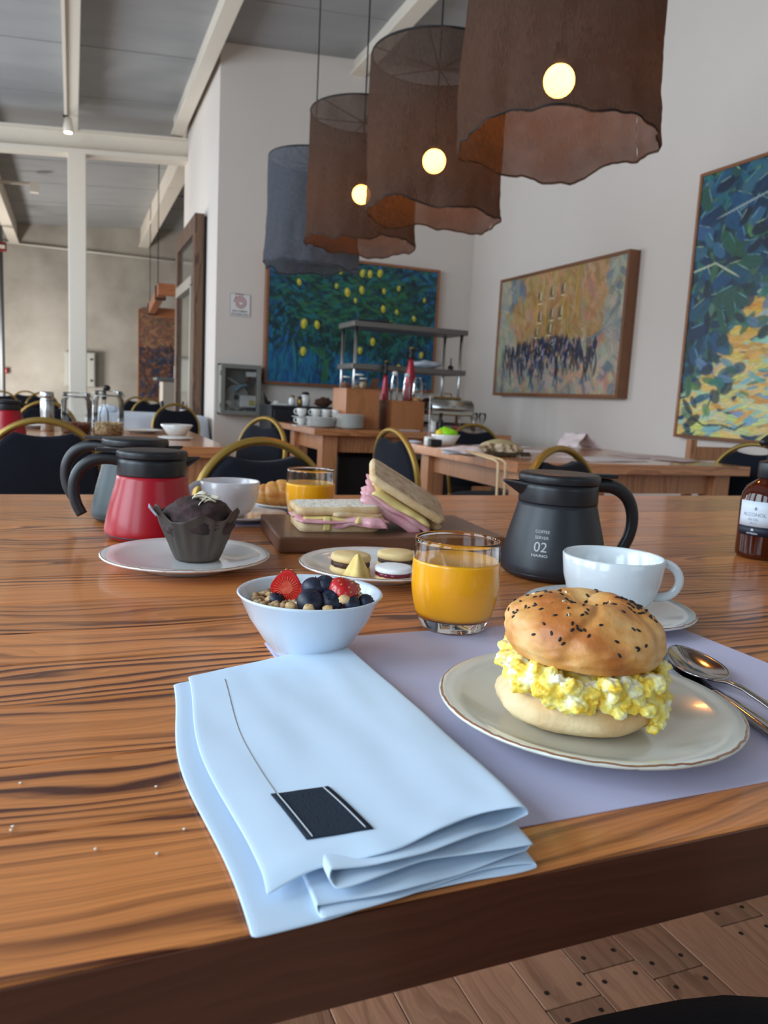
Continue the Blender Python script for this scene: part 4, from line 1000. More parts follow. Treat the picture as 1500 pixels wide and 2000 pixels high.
# chafing dish
q = at_y(862, 800, 5.15)
ch = thing('chafing_dish', 'chrome chafing dish with a glass-fronted lid at the right end of the buffet', 'chafing dish', (q.x+.07, 5.2, TZ+.001))
MB().box(-.17, -.11, .12, .17, .11, .155).build('water_pan', M_steel, ch, bevel=.01)
for sx in (-1, 1):
    for sy in (-1, 1): MB().tube([(sx*.17, sy*.11, .14), (sx*.175, sy*.115, 0)], .006, 8).build('leg', M_steel, ch)
MB().tube([(-.17, -.11, .04), (.17, -.11, .04), (.17, .11, .04), (-.17, .11, .04)], .004, 6, closed=True).build('frame', M_steel, ch)
def lidf(u, v):
    a = PI*v; return (-.17+.34*u, -.11*math.cos(a), .157+.085*math.sin(a)**.7)
MB().grid(lidf, 2, 20).build('roll_lid', M_steel, ch, thick=.003)
MB().box(-.1, -.03, .244, .1, .03, .256).tube([(-.03, 0, .25), (-.03, 0, .28), (.03, 0, .28), (.03, 0, .25)], .005, 6).build('lid_handle', M_br, ch)
MB().lathe([(.03, 0), (.032, .04), (.02, .05), (0, .05)], 16, M=T3((-.08, 0, .0))).lathe([(.03, 0), (.032, .04), (.02, .05), (0, .05)], 16, M=T3((.08, 0, 0))).build('burner', mat('burner_red', rgb(150, 50, 40), .4), ch)
for i, dx in enumerate((.10, .17)):
    q = at_y(893, 800, 5.2); gl = thing('wine_glass', 'stemmed glass beside the chafing dish, '+('nearer to it' if i == 0 else 'further from it'), 'glass', (q.x+dx+.02, 5.15, TZ+.001))
    MB().lathe([(.03, 0), (.03, .002), (.004, .006), (.003, .07), (.02, .085), (.03, .12), (.026, .15), (.025, .15), (.028, .12), (.0, .09)], 20, cap=False).build('goblet', M_jar, gl)
tag(MB().box(-.09, -.06, 0, .09, .06, .004).build('white_card', M_paper, loc=(at_z(800, 842).x, at_z(800, 842).y+.08, TZ+.001)), 'white card lying on the buffet before the low riser', 'card')
q = at_y(845, 800, 5.02)
tag(MB().lathe([(.022, 0), (.024, .003), (.024, .07), (.01, .10), (.01, .12), (.013, .122), (.013, .14), (0, .14)], 16).build('sauce_bottle', M_black, loc=(at_y(862, 800, 5.0).x, 5.0, TZ+.001)), 'black sauce bottle before the chafing dish', 'bottle')
tag(MB().lathe([(.022, 0), (.024, .003), (.022, .075), (0, .078)], 16).build('salt_pot', M_china, loc=(at_y(848, 800, 5.02).x, 5.02, TZ+.001)), 'white pot left of the black sauce bottle', 'pot')
# picture frame leaning by the corner
q = at_y(925, 826, 6.4); q2_ = at_x(959, 829, 3.45)
pf = thing('leaning_picture', 'dark framed picture leaning in the corner below the white wall', 'picture', (3.2, 6.45, 0), rot=(-.12, 0, -.35))
hgt = .80
for bx in ((-.3, 0, .04, -.26, .03, hgt), (.26, 0, .04, .3, .03, hgt), (-.26, 0, hgt-.04, .26, .03, hgt), (-.26, 0, .04, .26, .03, .08)): MB().box(*bx).build('frame_bar', M_black, pf, bevel=.003)
MB().box(-.26, .012, .08, .26, .02, hgt-.04).build('mount', mat('mount_pale', rgb(180, 180, 176), .6), pf)
MB().box(-.2, .008, .14, .2, .012, hgt-.1).build('print', mat('print_dark', rgb(96, 96, 92), .5, var=.3, scale=9), pf)
# buffet underneath: black crates
tag(MB().box(0, 0, 0, .55, .5, .55).build('storage_crate', mat('crate_black', rgb(18, 18, 22), .7), loc=(1.75, 5.2, .01), bevel=.01), 'large black crate under the buffet', 'crate')
tag(MB().box(0, 0, 0, .5, .5, .5).build('storage_crate', MATS['crate_black'], loc=(2.36, 5.2, .01), bevel=.01), 'smaller black crate under the right end of the buffet', 'crate')
# ---- things on the papers table (right)
q = at_z(877, 872)
bw = tag(MB().lathe([(0, .004), (.03, .004), (.032, 0), (.037, 0), (.05, .012), (.074, .055), (.072, .057), (.046, .016), (0, .01)], 40, cap=False).build('salad_bowl', M_china, loc=(q.x, q.y+.05, TZ)), 'white bowl of bright green and yellow pieces on the papers table', 'bowl')
M_lime = mat('lime_green', rgb(150, 226, 30), .5, var=.1); M_lem = mat('lemon_yellow', rgb(236, 214, 50), .5)
tag(MB().ell((0, 0, 0), (.05, .042, .03), 14, 8, fn=lumpy(.5, 2.5)).build('lime_wedge', M_lime, loc=(q.x+.01, q.y+.05, TZ+.06)), 'bright lime green cloth-like heap in the white bowl', 'lime')
tag(MB().ell((0, 0, 0), (.02, .02, .018), 12, 8, fn=lumpy(.2, 3)).build('lemon_wedge', M_lem, loc=(q.x-.035, q.y+.045, TZ+.062)), 'yellow lemon piece peeping over the white bowl', 'lemon')
q = at_z(843, 871)
tag(MB().lathe([(.02, 0), (.022, .003), (.022, .04), (.018, .045), (.018, .02), (0, .02)], 20).build('toothpick_pot', M_china, loc=(q.x, q.y+.04, TZ)), 'small white pot beside the black box on the papers table', 'pot')
tag(MB().tube([(0, 0, 0), (0, .01, .22)], .0018, 5).build('long_stick', M_paper, loc=(q.x, q.y+.04, TZ+.022)), 'thin pale stick standing in the small white pot', 'stick')
q = at_z(854, 873)
tag(MB().box(-.03, -.02, 0, .03, .02, .034).build('black_box', M_black, loc=(q.x, q.y+.03, TZ+.001), bevel=.003), 'small black box between the white pot and the white bowl', 'box')
q = at_z(803, 866)
tag(MB().ell((0, 0, .006), (.045, .022, .010), 14, 8, fn=lumpy(.3, 3)).build('crumpled_wrapper', mat('pale_blue_paper', rgb(206, 214, 230), .6), loc=(q.x+.02, q.y+.02, TZ)), 'small pale crumpled wrapper at the end of the papers table', 'wrapper')
# papers lying about
def paper(px, py, w, h, rz, lab, z=.0006, name='paper_sheet', m=None):
    c = at_z(px, py); s = random.random()*9
    def f(u, v): return ((u-.5)*w, (v-.5)*h, .003*max(0, nz(u*2+s, v*2))+.0003)
    return tag(MB().grid(f, 12, 10).build(name, m or M_paper, loc=(c.x, c.y, TZ+z), rot=(0, 0, rz), thick=.0004), lab, 'paper')
paper(925, 879, .30, .2, .1, 'white sheet of paper behind the bag on the papers table')
paper(985, 872, .30, .2, .4, 'white sheet near the wall end of the papers table')
paper(1045, 882, .3, .21, -.2, 'white sheet right of the beige bag')
paper(1175, 897, .34, .24, .15, 'newspaper seen through the hand hole of the chair on the papers table', .001, 'newspaper')
paper(1270, 893, .34, .26, -.1, 'pinkish newspaper spread at the right of the papers table', .002, 'newspaper', mat('pink_newsprint', rgb(214, 190, 188), .8))
paper(1320, 900, .2, .16, .4, 'small loose newspaper page near the table tip', .003, 'newspaper', MATS['pink_newsprint'])
# crumpled napkin tent
q = at_z(1150, 880)
def tent(u, v): 
    x = (u-.5)*.2; return (x, (v-.5)*.15+.02*math.sin(u*5), max(0, .085*(1-abs(u-.42)*2.1)+.014*nz(u*5, v*4)))
tag(MB().grid(tent, 24, 16).build('paper_bag', mat('pale_pink_paper', rgb(222, 202, 200), .8), loc=(q.x+.05, q.y+.15, TZ+.002), rot=(0, 0, .2), thick=.001), 'crumpled pale pink paper bag standing on the papers table', 'paper bag')
# beige bag with straps
q = at_z(985, 892)
bg = thing('cloth_bag', 'beige and white cloth bag with fringe lying on the papers table', 'bag', (q.x, q.y+.045, TZ), .15)
M_bag = noise_ramp('bag_cloth', [(0.38, rgb(96, 78, 52)), (0.47, rgb(170, 150, 116)), (0.6, rgb(222, 208, 186))], 38, 3, .9, .5, 120)
MB().ell((0, 0, .028), (.125, .06, .030), 28, 14, fn=lumpy(.35, 1.8, 3)).build('body', M_bag, bg)
MB().ell((-.16, .02, .018), (.11, .06, .02), 24, 10, fn=lumpy(.4, 2.2, 5)).build('flap', M_paper, bg)
MB().grid(lambda u, v: ((u-.45)*.17, (v-.5)*.09, .056+.014*math.sin(u*3.5)-.03*(v-.5)**2*4), 16, 8).build('top_cloth', mat('bag_green_cloth', rgb(176, 168, 128), .9), bg, thick=.004)
b = MB()
for i in range(40): x = -.08+i*.005; b.tube([(x, -.055, .02), (x+random.uniform(-.004, .004), -.07-random.random()*.006, .004)], .0022, 4)
b.build('fringe', mat('dark_fringe', rgb(66, 56, 40), .9), bg, kind='stuff')
M_strap = mat('beige_strap', rgb(206, 180, 140), .8)
for px, in ((922,), (934,)):
    a = at_z(px, 893); a2 = (a.x, 2.552, TZ+.004)
    pts = [(a.x+.005, a.y+.08, TZ+.02), (a.x, 2.575, TZ+.006), (a.x, 2.546, TZ-.003), (a.x+.002, 2.543, TZ-.12), (a.x-.004, 2.545, TZ-.34)]
    MB().tube([Vector(p_)-Vector((q.x, q.y+.045, TZ)) for p_ in pts], .0055, 6, M=Matrix.Rotation(-.15, 4, 'Z')).build('strap', M_strap, bg)
# wooden chair post behind the table tip
q = at_x(1420, 930, 3.25)
wc = thing('wooden_chair', 'plain wooden chair post seen behind the tip of the papers table', 'chair', (q.x+.2, q.y+.1, 0))
for sx in (-1, 1):
    MB().box(sx*.19-.022, .17, 0, sx*.19+.022, .21, .84).build('back_post', M_bgl, wc, bevel=.003)
    MB().box(sx*.19-.02, -.2, 0, sx*.19+.02, -.16, .44).build('leg', M_bgl, wc, bevel=.003)
MB().box(-.21, -.2, .44, .21, .2, .47).build('seat', M_bgw, wc, bevel=.006)
MB().box(-.17, .18, .72, .17, .2, .80).build('back_rail', M_bgl, wc, bevel=.003)
# ================================================================== FOREGROUND
# ---- placemats
PMX0, PMX1, PMY0, PMY1 = .150, .560, .306, .622
M_mat = mat('placemat_paper', rgb(204, 200, 226), .55, var=.015, scale=8)
pmat = tag(MB().prism(rrect(PMX1-PMX0, PMY1-PMY0, .002, 2, PMX0, PMY0), TZ+.0002, TZ+.0009).build('placemat', M_mat), 'pale lilac paper placemat under the egg sandwich plate', 'placemat')
pm2 = tag(MB().prism(rrect(.42, .31, .002, 2, .17, 1.20), TZ+.0002, TZ+.0008).build('placemat', M_mat), 'pale lilac placemat at the far side of the table under the croissant plate', 'placemat')
PMZ = TZ+.0012
# ---- plates: cream glaze with a brown rim line
def glazed(name, rim=rgb(150, 104, 74), R=.1, base=rgb(222, 220, 208)):
    m, nt, b = new_mat(name); N = nt.nodes; L = nt.links
    tc = N.new('ShaderNodeTexCoord'); sp = N.new('ShaderNodeSeparateXYZ'); L.new(tc.outputs['Object'], sp.inputs[0])
    cb = N.new('ShaderNodeCombineXYZ'); L.new(sp.outputs[0], cb.inputs[0]); L.new(sp.outputs[1], cb.inputs[1])
    ln = N.new('ShaderNodeVectorMath'); ln.operation = 'LENGTH'; L.new(cb.outputs[0], ln.inputs[0])
    nzn = N.new('ShaderNodeTexNoise'); nzn.inputs['Scale'].default_value = 90; L.new(tc.outputs['Object'], nzn.inputs[0])
    ma = N.new('ShaderNodeMath'); ma.operation = 'MULTIPLY_ADD'; ma.inputs[1].default_value = .0026; L.new(nzn.outputs['Fac'], ma.inputs[0]); L.new(ln.outputs['Value'], ma.inputs[2])
    r = N.new('ShaderNodeMath'); r.operation = 'COMPARE'; r.inputs[1].default_value = R+.0006; r.inputs[2].default_value = .0007; L.new(ma.outputs[0], r.inputs[0])
    mx = N.new('ShaderNodeMix'); mx.data_type = 'RGBA'; mx.inputs[6].default_value = base; mx.inputs[7].default_value = rim; L.new(r.outputs[0], mx.inputs[0])
    L.new(mx.outputs[2], b.inputs['Base Color']); b.inputs['Roughness'].default_value = .16; b.inputs['Coat Weight'].default_value = .6; b.inputs['Coat Roughness'].default_value = .05
    MATS[name] = m; return m
PC = Vector((.320, .405, PMZ))
plate('dinner_plate', 'cream plate with a thin brown rim under the egg sandwich', PC, .099, .0175, m=glazed('cream_glaze', R=.0988), seg=128)
MPC = Vector((.126, .925, TZ+.0005))
plate('side_plate', 'white plate with a thin brown rim under the chocolate muffin', MPC, .0985, .0165, m=glazed('white_glaze_a', R=.0983, base=rgb(226, 224, 222)), seg=128)
CPC = Vector((.338, .842, TZ+.0005))
plate('side_plate', 'white plate carrying the small sandwich biscuits', CPC, .0925, .0165, m=glazed('white_glaze_b', R=.0923, base=rgb(226, 224, 222)), seg=128)
KPC = Vector((.385, 1.365, TZ+.001))
plate('side_plate', 'white plate under the croissant at the far side of the table', KPC, .09, .016)
# ---- egg sandwich -------------------------------------------------
BC = PC+Vector((-.012, -.002, .0068))
bag = thing('egg_sandwich', 'seeded round bread roll filled with scrambled egg on the cream plate', 'sandwich', BC, -.35)
M_bun = noise_ramp('baked_bun', [(0.32, rgb(246, 206, 142)), (0.48, rgb(224, 156, 84)), (0.62, rgb(186, 108, 46))], 26, 4, .5, .25, 260, coat=.08, sss=.0)
M_bunp = noise_ramp('pale_bun', [(0.35, rgb(238, 214, 170)), (0.65, rgb(214, 172, 118))], 26, 4, .7, .25, 300)
M_crumb = noise_ramp('bread_crumb', [(0.35, rgb(242, 232, 210)), (0.65, rgb(222, 200, 164))], 60, 4, .9, .6, 260)
BR = .053
def topbun(v):
    a = math.atan2(v[1], v[0]); r = math.hypot(v[0], v[1]); z = v[2]
    k = 1+.05*nz(v[0]*1.6+3, v[1]*1.6, v[2]*1.6)+.018*nz(v[0]*6, v[1]*6, v[2]*6)
    # five spiral creases running out from the centre dimple
    cre = 0
    for j in range(5):
        d = (a-(j*2*PI/5+.5+.8*(1-r))+PI) % (2*PI)-PI
        cre += math.exp(-(d/.10)**2)
    if z > -.2:
        k -= .085*cre*min(1, r*1.8)*max(0, 1-(r**6)*.45)
        dim = .38*math.exp(-(r/.24)**2)
        return Vector((v[0]*k, v[1]*k, (z*k-dim)))
    return Vector((v[0]*k*.985, v[1]*k*.985, max(z*k, -.42)))
tb = MB().ell((0, 0, .0585), (BR, BR*.97, .0265), 140, 80, fn=topbun).build('top_bun', M_bun, bag, rot=(.03, .02, 0))
def bun_surface(x, y):
    best = None
    return None
# sesame seeds laid on the crust
M_seed = mat('black_sesame', rgb(30, 24, 22), .5, var=.3); M_seedw = mat('white_sesame', rgb(232, 214, 178), .5)
sd = None; rr = random.Random(11)
def bunpt(th, ph):
    v = Vector((math.cos(ph)*math.cos(th), math.cos(ph)*math.sin(th), math.sin(ph))); w = topbun(v)
    return Vector((w[0]*BR, w[1]*BR*.97, .0585+w[2]*.0265))
cl = [(rr.uniform(-PI, PI), rr.uniform(.25, 1.4)) for _ in range(26)]
seeds = []
for i in range(150):
    if i % 3: c_ = rr.choice(cl); th, ph = c_[0]+rr.gauss(0, .12), c_[1]+rr.gauss(0, .09)
    else: th, ph = rr.uniform(-PI, PI), rr.uniform(.2, 1.5)
    ph = min(max(ph, .12), 1.52); seeds.append((th, ph, i % 17 == 0))
me_b = me_w = None
for th, ph, wh in seeds:
    p0, p1, p2 = bunpt(th, ph), bunpt(th+.03, ph), bunpt(th, ph+.03)
    n = (p1-p0).cross(p2-p0).normalized()
    if n.dot(p0-Vector((0, 0, .05))) < 0: n = -n
    q = n.to_track_quat('Z', 'Y') @ Euler((0, 0, rr.uniform(0, PI))).to_quaternion()
    if wh and me_w is None: o = MB().ell((0, 0, 0), (.0016, .0009, .0006), 8, 5).build('sesame_seed', M_seedw, tb); me_w = o.data
    elif not wh and me_b is None: o = MB().ell((0, 0, 0), (.0017, .0009, .0006), 8, 5).build('sesame_seed', M_seed, tb); me_b = o.data
    else: o = bpy.data.objects.new('sesame_seed', me_w if wh else me_b); COL.objects.link(o); o.parent = tb
    o.rotation_mode = 'QUATERNION'; o.location = p0+n*.0002; o.rotation_quaternion = q
def botbun(v):
    k = 1+.05*nz(v[0]*2+7, v[1]*2, v[2]*2)+.02*nz(v[0]*7, v[1]*7, v[2]*7+2)
    z = v[2]*k
    return Vector((v[0]*k, v[1]*k, max(min(z, .62), -.75)))
MB().ell((0, 0, .0150), (BR*.97, BR*.94, .0200), 80, 30, fn=botbun).build('bottom_bun', [M_bunp], bag)
MB().lathe([(0, .0280), (BR*.6, .0284), (BR*.85, .0272), (BR*.87, .024)], 60, cap=False, fn=lambda p, a: (p[0]*(1+.05*nz(3*math.cos(a), 3*math.sin(a))), p[1]*(1+.05*nz(3*math.cos(a), 3*math.sin(a))), p[2]+.001*nz(p[0]*200, p[1]*200))).build('crumb', M_crumb, bag)
# scrambled egg: many soft curds squeezed out around the edge
m_, nt_, b_ = new_mat('scrambled_egg'); MATS['scrambled_egg'] = m_
N_ = nt_.nodes; L_n = nt_.links; tc_ = N_.new('ShaderNodeTexCoord'); n1_ = N_.new('ShaderNodeTexNoise'); n1_.inputs['Scale'].default_value = 95; n1_.inputs['Detail'].default_value = 3
L_n.new(tc_.outputs['Object'], n1_.inputs[0]); rp_ = N_.new('ShaderNodeValToRGB'); e_ = rp_.color_ramp.elements
e_[0].position = .36; e_[0].color = rgb(248, 204, 62); e_[1].position = .66; e_[1].color = rgb(252, 248, 226); q_ = e_.new(.50); q_.color = rgb(252, 232, 120)
L_n.new(n1_.outputs['Fac'], rp_.inputs[0]); L_n.new(rp_.outputs[0], b_.inputs['Base Color']); b_.inputs['Roughness'].default_value = .38
b_.inputs['Subsurface Weight'].default_value = .25; b_.inputs['Subsurface Scale'].default_value = .003
eg = MB(); rr = random.Random(5)
for i in range(300):
    a = rr.uniform(-PI, PI); f = rr.random()
    rad = BR*rr.uniform(.74, .97); z = .0275+f*.0165
    ang_front = math.cos(a-(-1.0))           # fuller toward the front right
    rad *= 1+.05*ang_front; z -= .004*max(0, ang_front)*(1-f)
    s = rr.uniform(.0032, .0062)
    eg.ell((rad*math.cos(a), rad*math.sin(a), z), (s*rr.uniform(.8, 1.4), s*rr.uniform(.8, 1.4), s*rr.uniform(.6, .95)), 14, 10, fn=lumpy(.42, 1.7, i*.37))
for i in range(26):   # curds spilling down at the front right
    a = -.62+rr.gauss(0, .16)-.0; z = rr.uniform(.008, .026); s = rr.uniform(.0035, .006)
    rad = BR*rr.uniform(.98, 1.06)
    eg.ell((rad*math.cos(a), rad*math.sin(a), z), (s, s, s*.8), 14, 10, fn=lumpy(.42, 1.8, i+.2))
eg.ell((0, 0, .034), (BR*.85, BR*.85, .010), 30, 10, fn=lumpy(.2, 3))
ego = eg.build('scrambled_egg', m_, bag, kind='stuff')
md_ = ego.modifiers.new('blend', 'REMESH'); md_.mode = 'VOXEL'; md_.voxel_size = .00075; md_.use_smooth_shade = True
md_ = ego.modifiers.new('soften', 'SMOOTH'); md_.iterations = 3
tx_ = bpy.data.textures.new('curd', 'CLOUDS'); tx_.noise_scale = .0045; tx_.noise_depth = 2
md_ = ego.modifiers.new('curd', 'DISPLACE'); md_.texture = tx_; md_.strength = .0032; md_.mid_level = .5
# ---- napkin -------------------------------------------------------
M_lin = mat('white_linen', rgb(200, 218, 237), .85, var=.02, scale=30, bump=.10, bscale=2600, sheen=.15, spec=.2)
NT = .0011
NX0, NX1, NY0, NY1 = .076, .2, .268, .556
def nap_section(y):
    """cross section (x offset across, height) of the folded linen at a share y along its length, 0 = front, 1 = rear"""
    p = 1-y; puff = .34+.66*p**1.3
    W_ = .134
    H = [h*puff for h in (0.0008, .0052, .0100, .0150, .0195, .0255)]
    H[0] = .0010
    pts = []
    def seg(x0, h0, x1, h1, n, sag=0.0):
        for i in range(n):
            t = i/n; pts.append((x0+(x1-x0)*t, h0+(h1-h0)*t+sag*math.sin(PI*t)))
    def turn(xc, ha, hb, side, n=8):
        r = abs(hb-ha)/2; zc = (ha+hb)/2
        for i in range(n):
            t = i/n; a = PI/2-PI*t if ha > hb else -PI/2+PI*t
            pts.append((xc+side*r*1.25*math.cos(a), zc+r*math.sin(a)))
    # top sheet from the hem at the left to the right fold
    seg(.006, H[1]+.0030+.001*p, W_-.008, H[5], 22, sag=.0012*p)
    turn(W_-.008, H[5], H[4]-.003*p, 1)
    seg(W_-.008, H[4]-.003*p, .034, H[3]-.0015*p, 14)
    turn(.034, H[3]-.0015*p, H[2]-.0005, -1)
    seg(.034, H[2]-.0005, W_-.006, H[2]+.0005, 14)
    turn(W_-.006, H[2]+.0005, H[1], 1)
    seg(W_-.006, H[1], .026, H[1]-.0008, 12)
    turn(.026, H[1]-.0008, H[0]+.0012, -1)
    seg(.026, H[0]+.0012, W_-.004, H[0]+.0012, 10)
    turn(W_-.004, H[0]+.0012, H[0], 1, 4)
    seg(W_-.004, H[0], -.004, H[0], 16)
    pts.append((-.004, H[0]))
    return pts
NSEC = len(nap_section(0))
# rear edge runs from (.066,.541) to (.214,.583); front edge from (.066,.268) to (.198,.272)
def nap_pos(xo, h, y, k=0):
    W_ = .134; s = xo/W_
    fl, fr_, rl, rrr = Vector((.0645, .2665)), Vector((.199, .2735)), Vector((.066, .540)), Vector((.213, .580))
    a = fl.lerp(fr_, s); b2 = rl.lerp(rrr, s); q = a.lerp(b2, y)
    # long soft waves of the left border
    q.x += .0035*math.sin(y*7.5+.6)*(1-s)*.9-.004*math.sin(y*PI)*(1-s)
    q.x += .004*math.sin(y*PI*1.0)*s
    return q.x, q.y, h
def napf(u, v):
    y = v; sec = nap_section(y); i = min(int(round(u*(NSEC-1))), NSEC-1); xo, h = sec[i]
    X, Y, Z = nap_pos(xo, h, y)
    fr_ = max(0, 1-y*9)
    lay = i/(NSEC-1)
    # frayed wavy front ends, each layer ends at its own place
    Y += fr_*(.0025*math.sin(i*.45)+.0025*nz(i*.25, 2.2)+.016*max(0, 1-lay/.8)**1.1)
    Z += fr_*.0016*nz(i*.3, 7.1)*(1 if lay < .85 else 0)
    if lay < .26:
        Z += .0007*nz(X*30, Y*22, 1.7)+.0009*nz(X*60, Y*12, 4.2)
        Z -= .004*fr_**2*(1-min(1, xo/.134))
    return (X, Y, PMZ+.0002+max(Z, .0004))
nk = thing('linen_napkin', 'folded white linen napkin with a dark blue patch at the table edge', 'napkin', (0, 0, 0))
MB().grid(napf, NSEC-1, 90).build('cloth', M_lin, nk, thick=NT, sub=1)
def nap_top(s, y, dz=0.0):
    """point on the top sheet: s share across 0..1, y along 0..1"""
    sec = nap_section(y)[:22]; f = s*21; i = min(int(f), 20); t = f-i
    xo = sec[i][0]*(1-t)+sec[i+1][0]*t; h = sec[i][1]*(1-t)+sec[i+1][1]*t
    X, Y, Z = nap_pos(xo, h, y); fr_ = max(0, 1-y*9)
    Z += .0007*nz(X*30, Y*22, 1.7)+.0009*nz(X*60, Y*12, 4.2)
    Z -= .004*fr_**2*(1-min(1, xo/.134))
    return Vector((X, Y, PMZ+.0002+max(Z, .0004)+NT*.5+dz))
M_patch = mat('navy_patch', rgb(36, 44, 56), .8, var=.08, scale=60, bump=.3, bscale=800, spec=.2)
M_thread = mat('grey_thread', rgb(146, 142, 138), .8); M_threadw = mat('pale_thread', rgb(176, 180, 186), .8)
def to_nap(px, py):
    """share across/along of the napkin point seen at a pixel of the photograph"""
    best = None
    for z in (.012,):
        P_ = at_z(px, py, PMZ+z)
    for i in range(41):
        for j in range(61):
            q = nap_top(i/40, j/60); e = (q.x-P_.x)**2+(q.y-P_.y)**2
            if best is None or e < best[0]: best = (e, i/40, j/60)
    return best[1:]
pa, pb_, pc_, pd = (.165, .168), (.175, .395), (.395, .405), (.365, .165)
def pf_(u, v, dz=.0005):
    s = (pa[0]*(1-u)+pd[0]*u)*(1-v)+(pb_[0]*(1-u)+pc_[0]*u)*v
    y = (pa[1]*(1-u)+pd[1]*u)*(1-v)+(pb_[1]*(1-u)+pc_[1]*u)*v
    return nap_top(s, y, dz)
pa = to_nap(600, 1650); pb_ = to_nap(527, 1553); pc_ = to_nap(634, 1542); pd = to_nap(728, 1645)
pp_ = MB().grid(lambda u, v: pf_(u, v, .0006), 16, 24).build('patch', M_patch, nk, thick=.0006)
for u_ in (.10, .90): MB().tube([pf_(u_, .02+.96*i/24, .0012) for i in range(25)], .00035, 5).build('stitching', M_threadw, pp_)
sa, sb = to_nap(437, 1315), to_nap(535, 1548)
hp = [nap_top(sa[0]*(1-t)+sb[0]*t, sa[1]*(1-t)+sb[1]*t, .0001) for t in [i/40 for i in range(41)]]
MB().tube(hp, .00032, 5).build('hem_stitching', M_thread, nk)
# ---- berry bowl ---------------------------------------------------
M_bw = mat('white_porcelain', rgb(216, 226, 238), .22, var=.015, scale=5, coat=.4)
BO = Vector((.180, .591, PMZ)); BH, BRR = .0505, .0595
bl = tag(MB().lathe([(0, .003), (.024, .003), (.025, 0), (.0285, 0), (.0300, .003), (.038, .013), (.049, .030), (.0575, BH-.002), (BRR, BH), (.0585, BH+.001), (.0560, BH-.0012), (.0468, .030), (.036, .014), (.025, .007), (0, .006)], 96, cap=False).build('breakfast_bowl', M_bw, loc=BO, bevel=0), 'white bowl of granola and berries behind the napkin', 'bowl')
gr = MB(); rr = random.Random(8)
gr.lathe([(0, BH-.010), (.035, BH-.010), (.050, BH-.014), (.046, BH-.02), (0, BH-.022)], 40, cap=False, fn=lambda p, a: (p[0], p[1], p[2]+.002*nz(p[0]*150, p[1]*150)))
for i in range(420):
    r = .0465*math.sqrt(rr.random()); a = rr.uniform(0, 2*PI); s = rr.uniform(.0018, .0042)
    gr.ell((r*math.cos(a), r*math.sin(a), BH-.010+rr.uniform(-.001, .0035)), (s*rr.uniform(.8, 1.5), s, s*.8), 8, 6, fn=lumpy(.5, 2, i*.31))
tag(gr.build('granola', M_gran, loc=BO), 'toasted granola filling the white bowl', 'granola', kind='stuff')
M_nut = noise_ramp('peanut', [(0.35, rgb(196, 150, 98)), (0.65, rgb(232, 200, 148))], 60, 3, .5, .15, 300)
M_blue = noise_ramp('blueberry_skin', [(0.35, rgb(20, 24, 40)), (0.62, rgb(30, 38, 62)), (0.85, rgb(70, 86, 118))], 60, 3, .45, .08, 300)
def Bp(px, py, z): return at_z(px, py, z)
def blueberry(px, py, r, lab, z=None, rot=(0.5, .3, 0)):
    zc = PMZ+BH+(.0 if z is None else z); p = Bp(px, py, zc)
    t = thing('blueberry', lab, 'blueberry', p, group='blueberries in the bowl', rot=rot)
    MB().ell((0, 0, 0), (r, r, r*.9), 28, 18, fn=lambda v: v*(1-.16*math.exp(-((v[0]**2+v[1]**2)/.05)) if v[2] > 0 else 1)).build('berry', M_blue, t)
    b = MB()
    for k in range(5):
        a = 2*PI*k/5; b.add([(r*.22*math.cos(a-.4), r*.22*math.sin(a-.4), r*.78), (r*.22*math.cos(a+.4), r*.22*math.sin(a+.4), r*.78), (r*.46*math.cos(a), r*.46*math.sin(a), r*.90)], [(0, 1, 2)], 0, False)
    b.build('crown', mat('berry_crown', rgb(30, 32, 44), .7), t, thick=.0004)
blueberry(613, 1150, .0102, 'big dark blueberry right of the cut strawberry, leaning on its round neighbour', .006, (-.4, .5, 0))
blueberry(634, 1143, .0088, 'blueberry wedged behind the two strawberries', .009, (.2, -.4, 0))
blueberry(606, 1176, .0108, 'dark blueberry in front of the upper pair, on the granola', -.001, (.9, .2, 0))
blueberry(646, 1174, .0098, 'blueberry at the front foot of the whole strawberry', -.001, (.7, -.3, 0))
blueberry(686, 1180, .0078, 'blueberry near the front right rim of the bowl, below the nut', -.003, (.5, .6, 0))
blueberry(715, 1177, .0072, 'blueberry closest to the right rim of the bowl', -.003, (.3, .9, 0))
blueberry(540, 1172, .0070, 'half buried blueberry left of the cut strawberry foot', -.006, (.3, .2, 0))
M_sred = noise_ramp('strawberry_skin', [(0.3, rgb(150, 10, 22)), (0.6, rgb(200, 24, 34)), (0.8, rgb(220, 60, 50))], 40, 3, .28, .1, 200, coat=.4)
M_sseed = mat('strawberry_seed', rgb(206, 160, 70), .5)
def strawpt(v, L=1.25):
    k = 1-.34*max(0, v[2])**1.3; return Vector((v[0]*k, v[1]*k, v[2]*(L if v[2] > 0 else .8)))
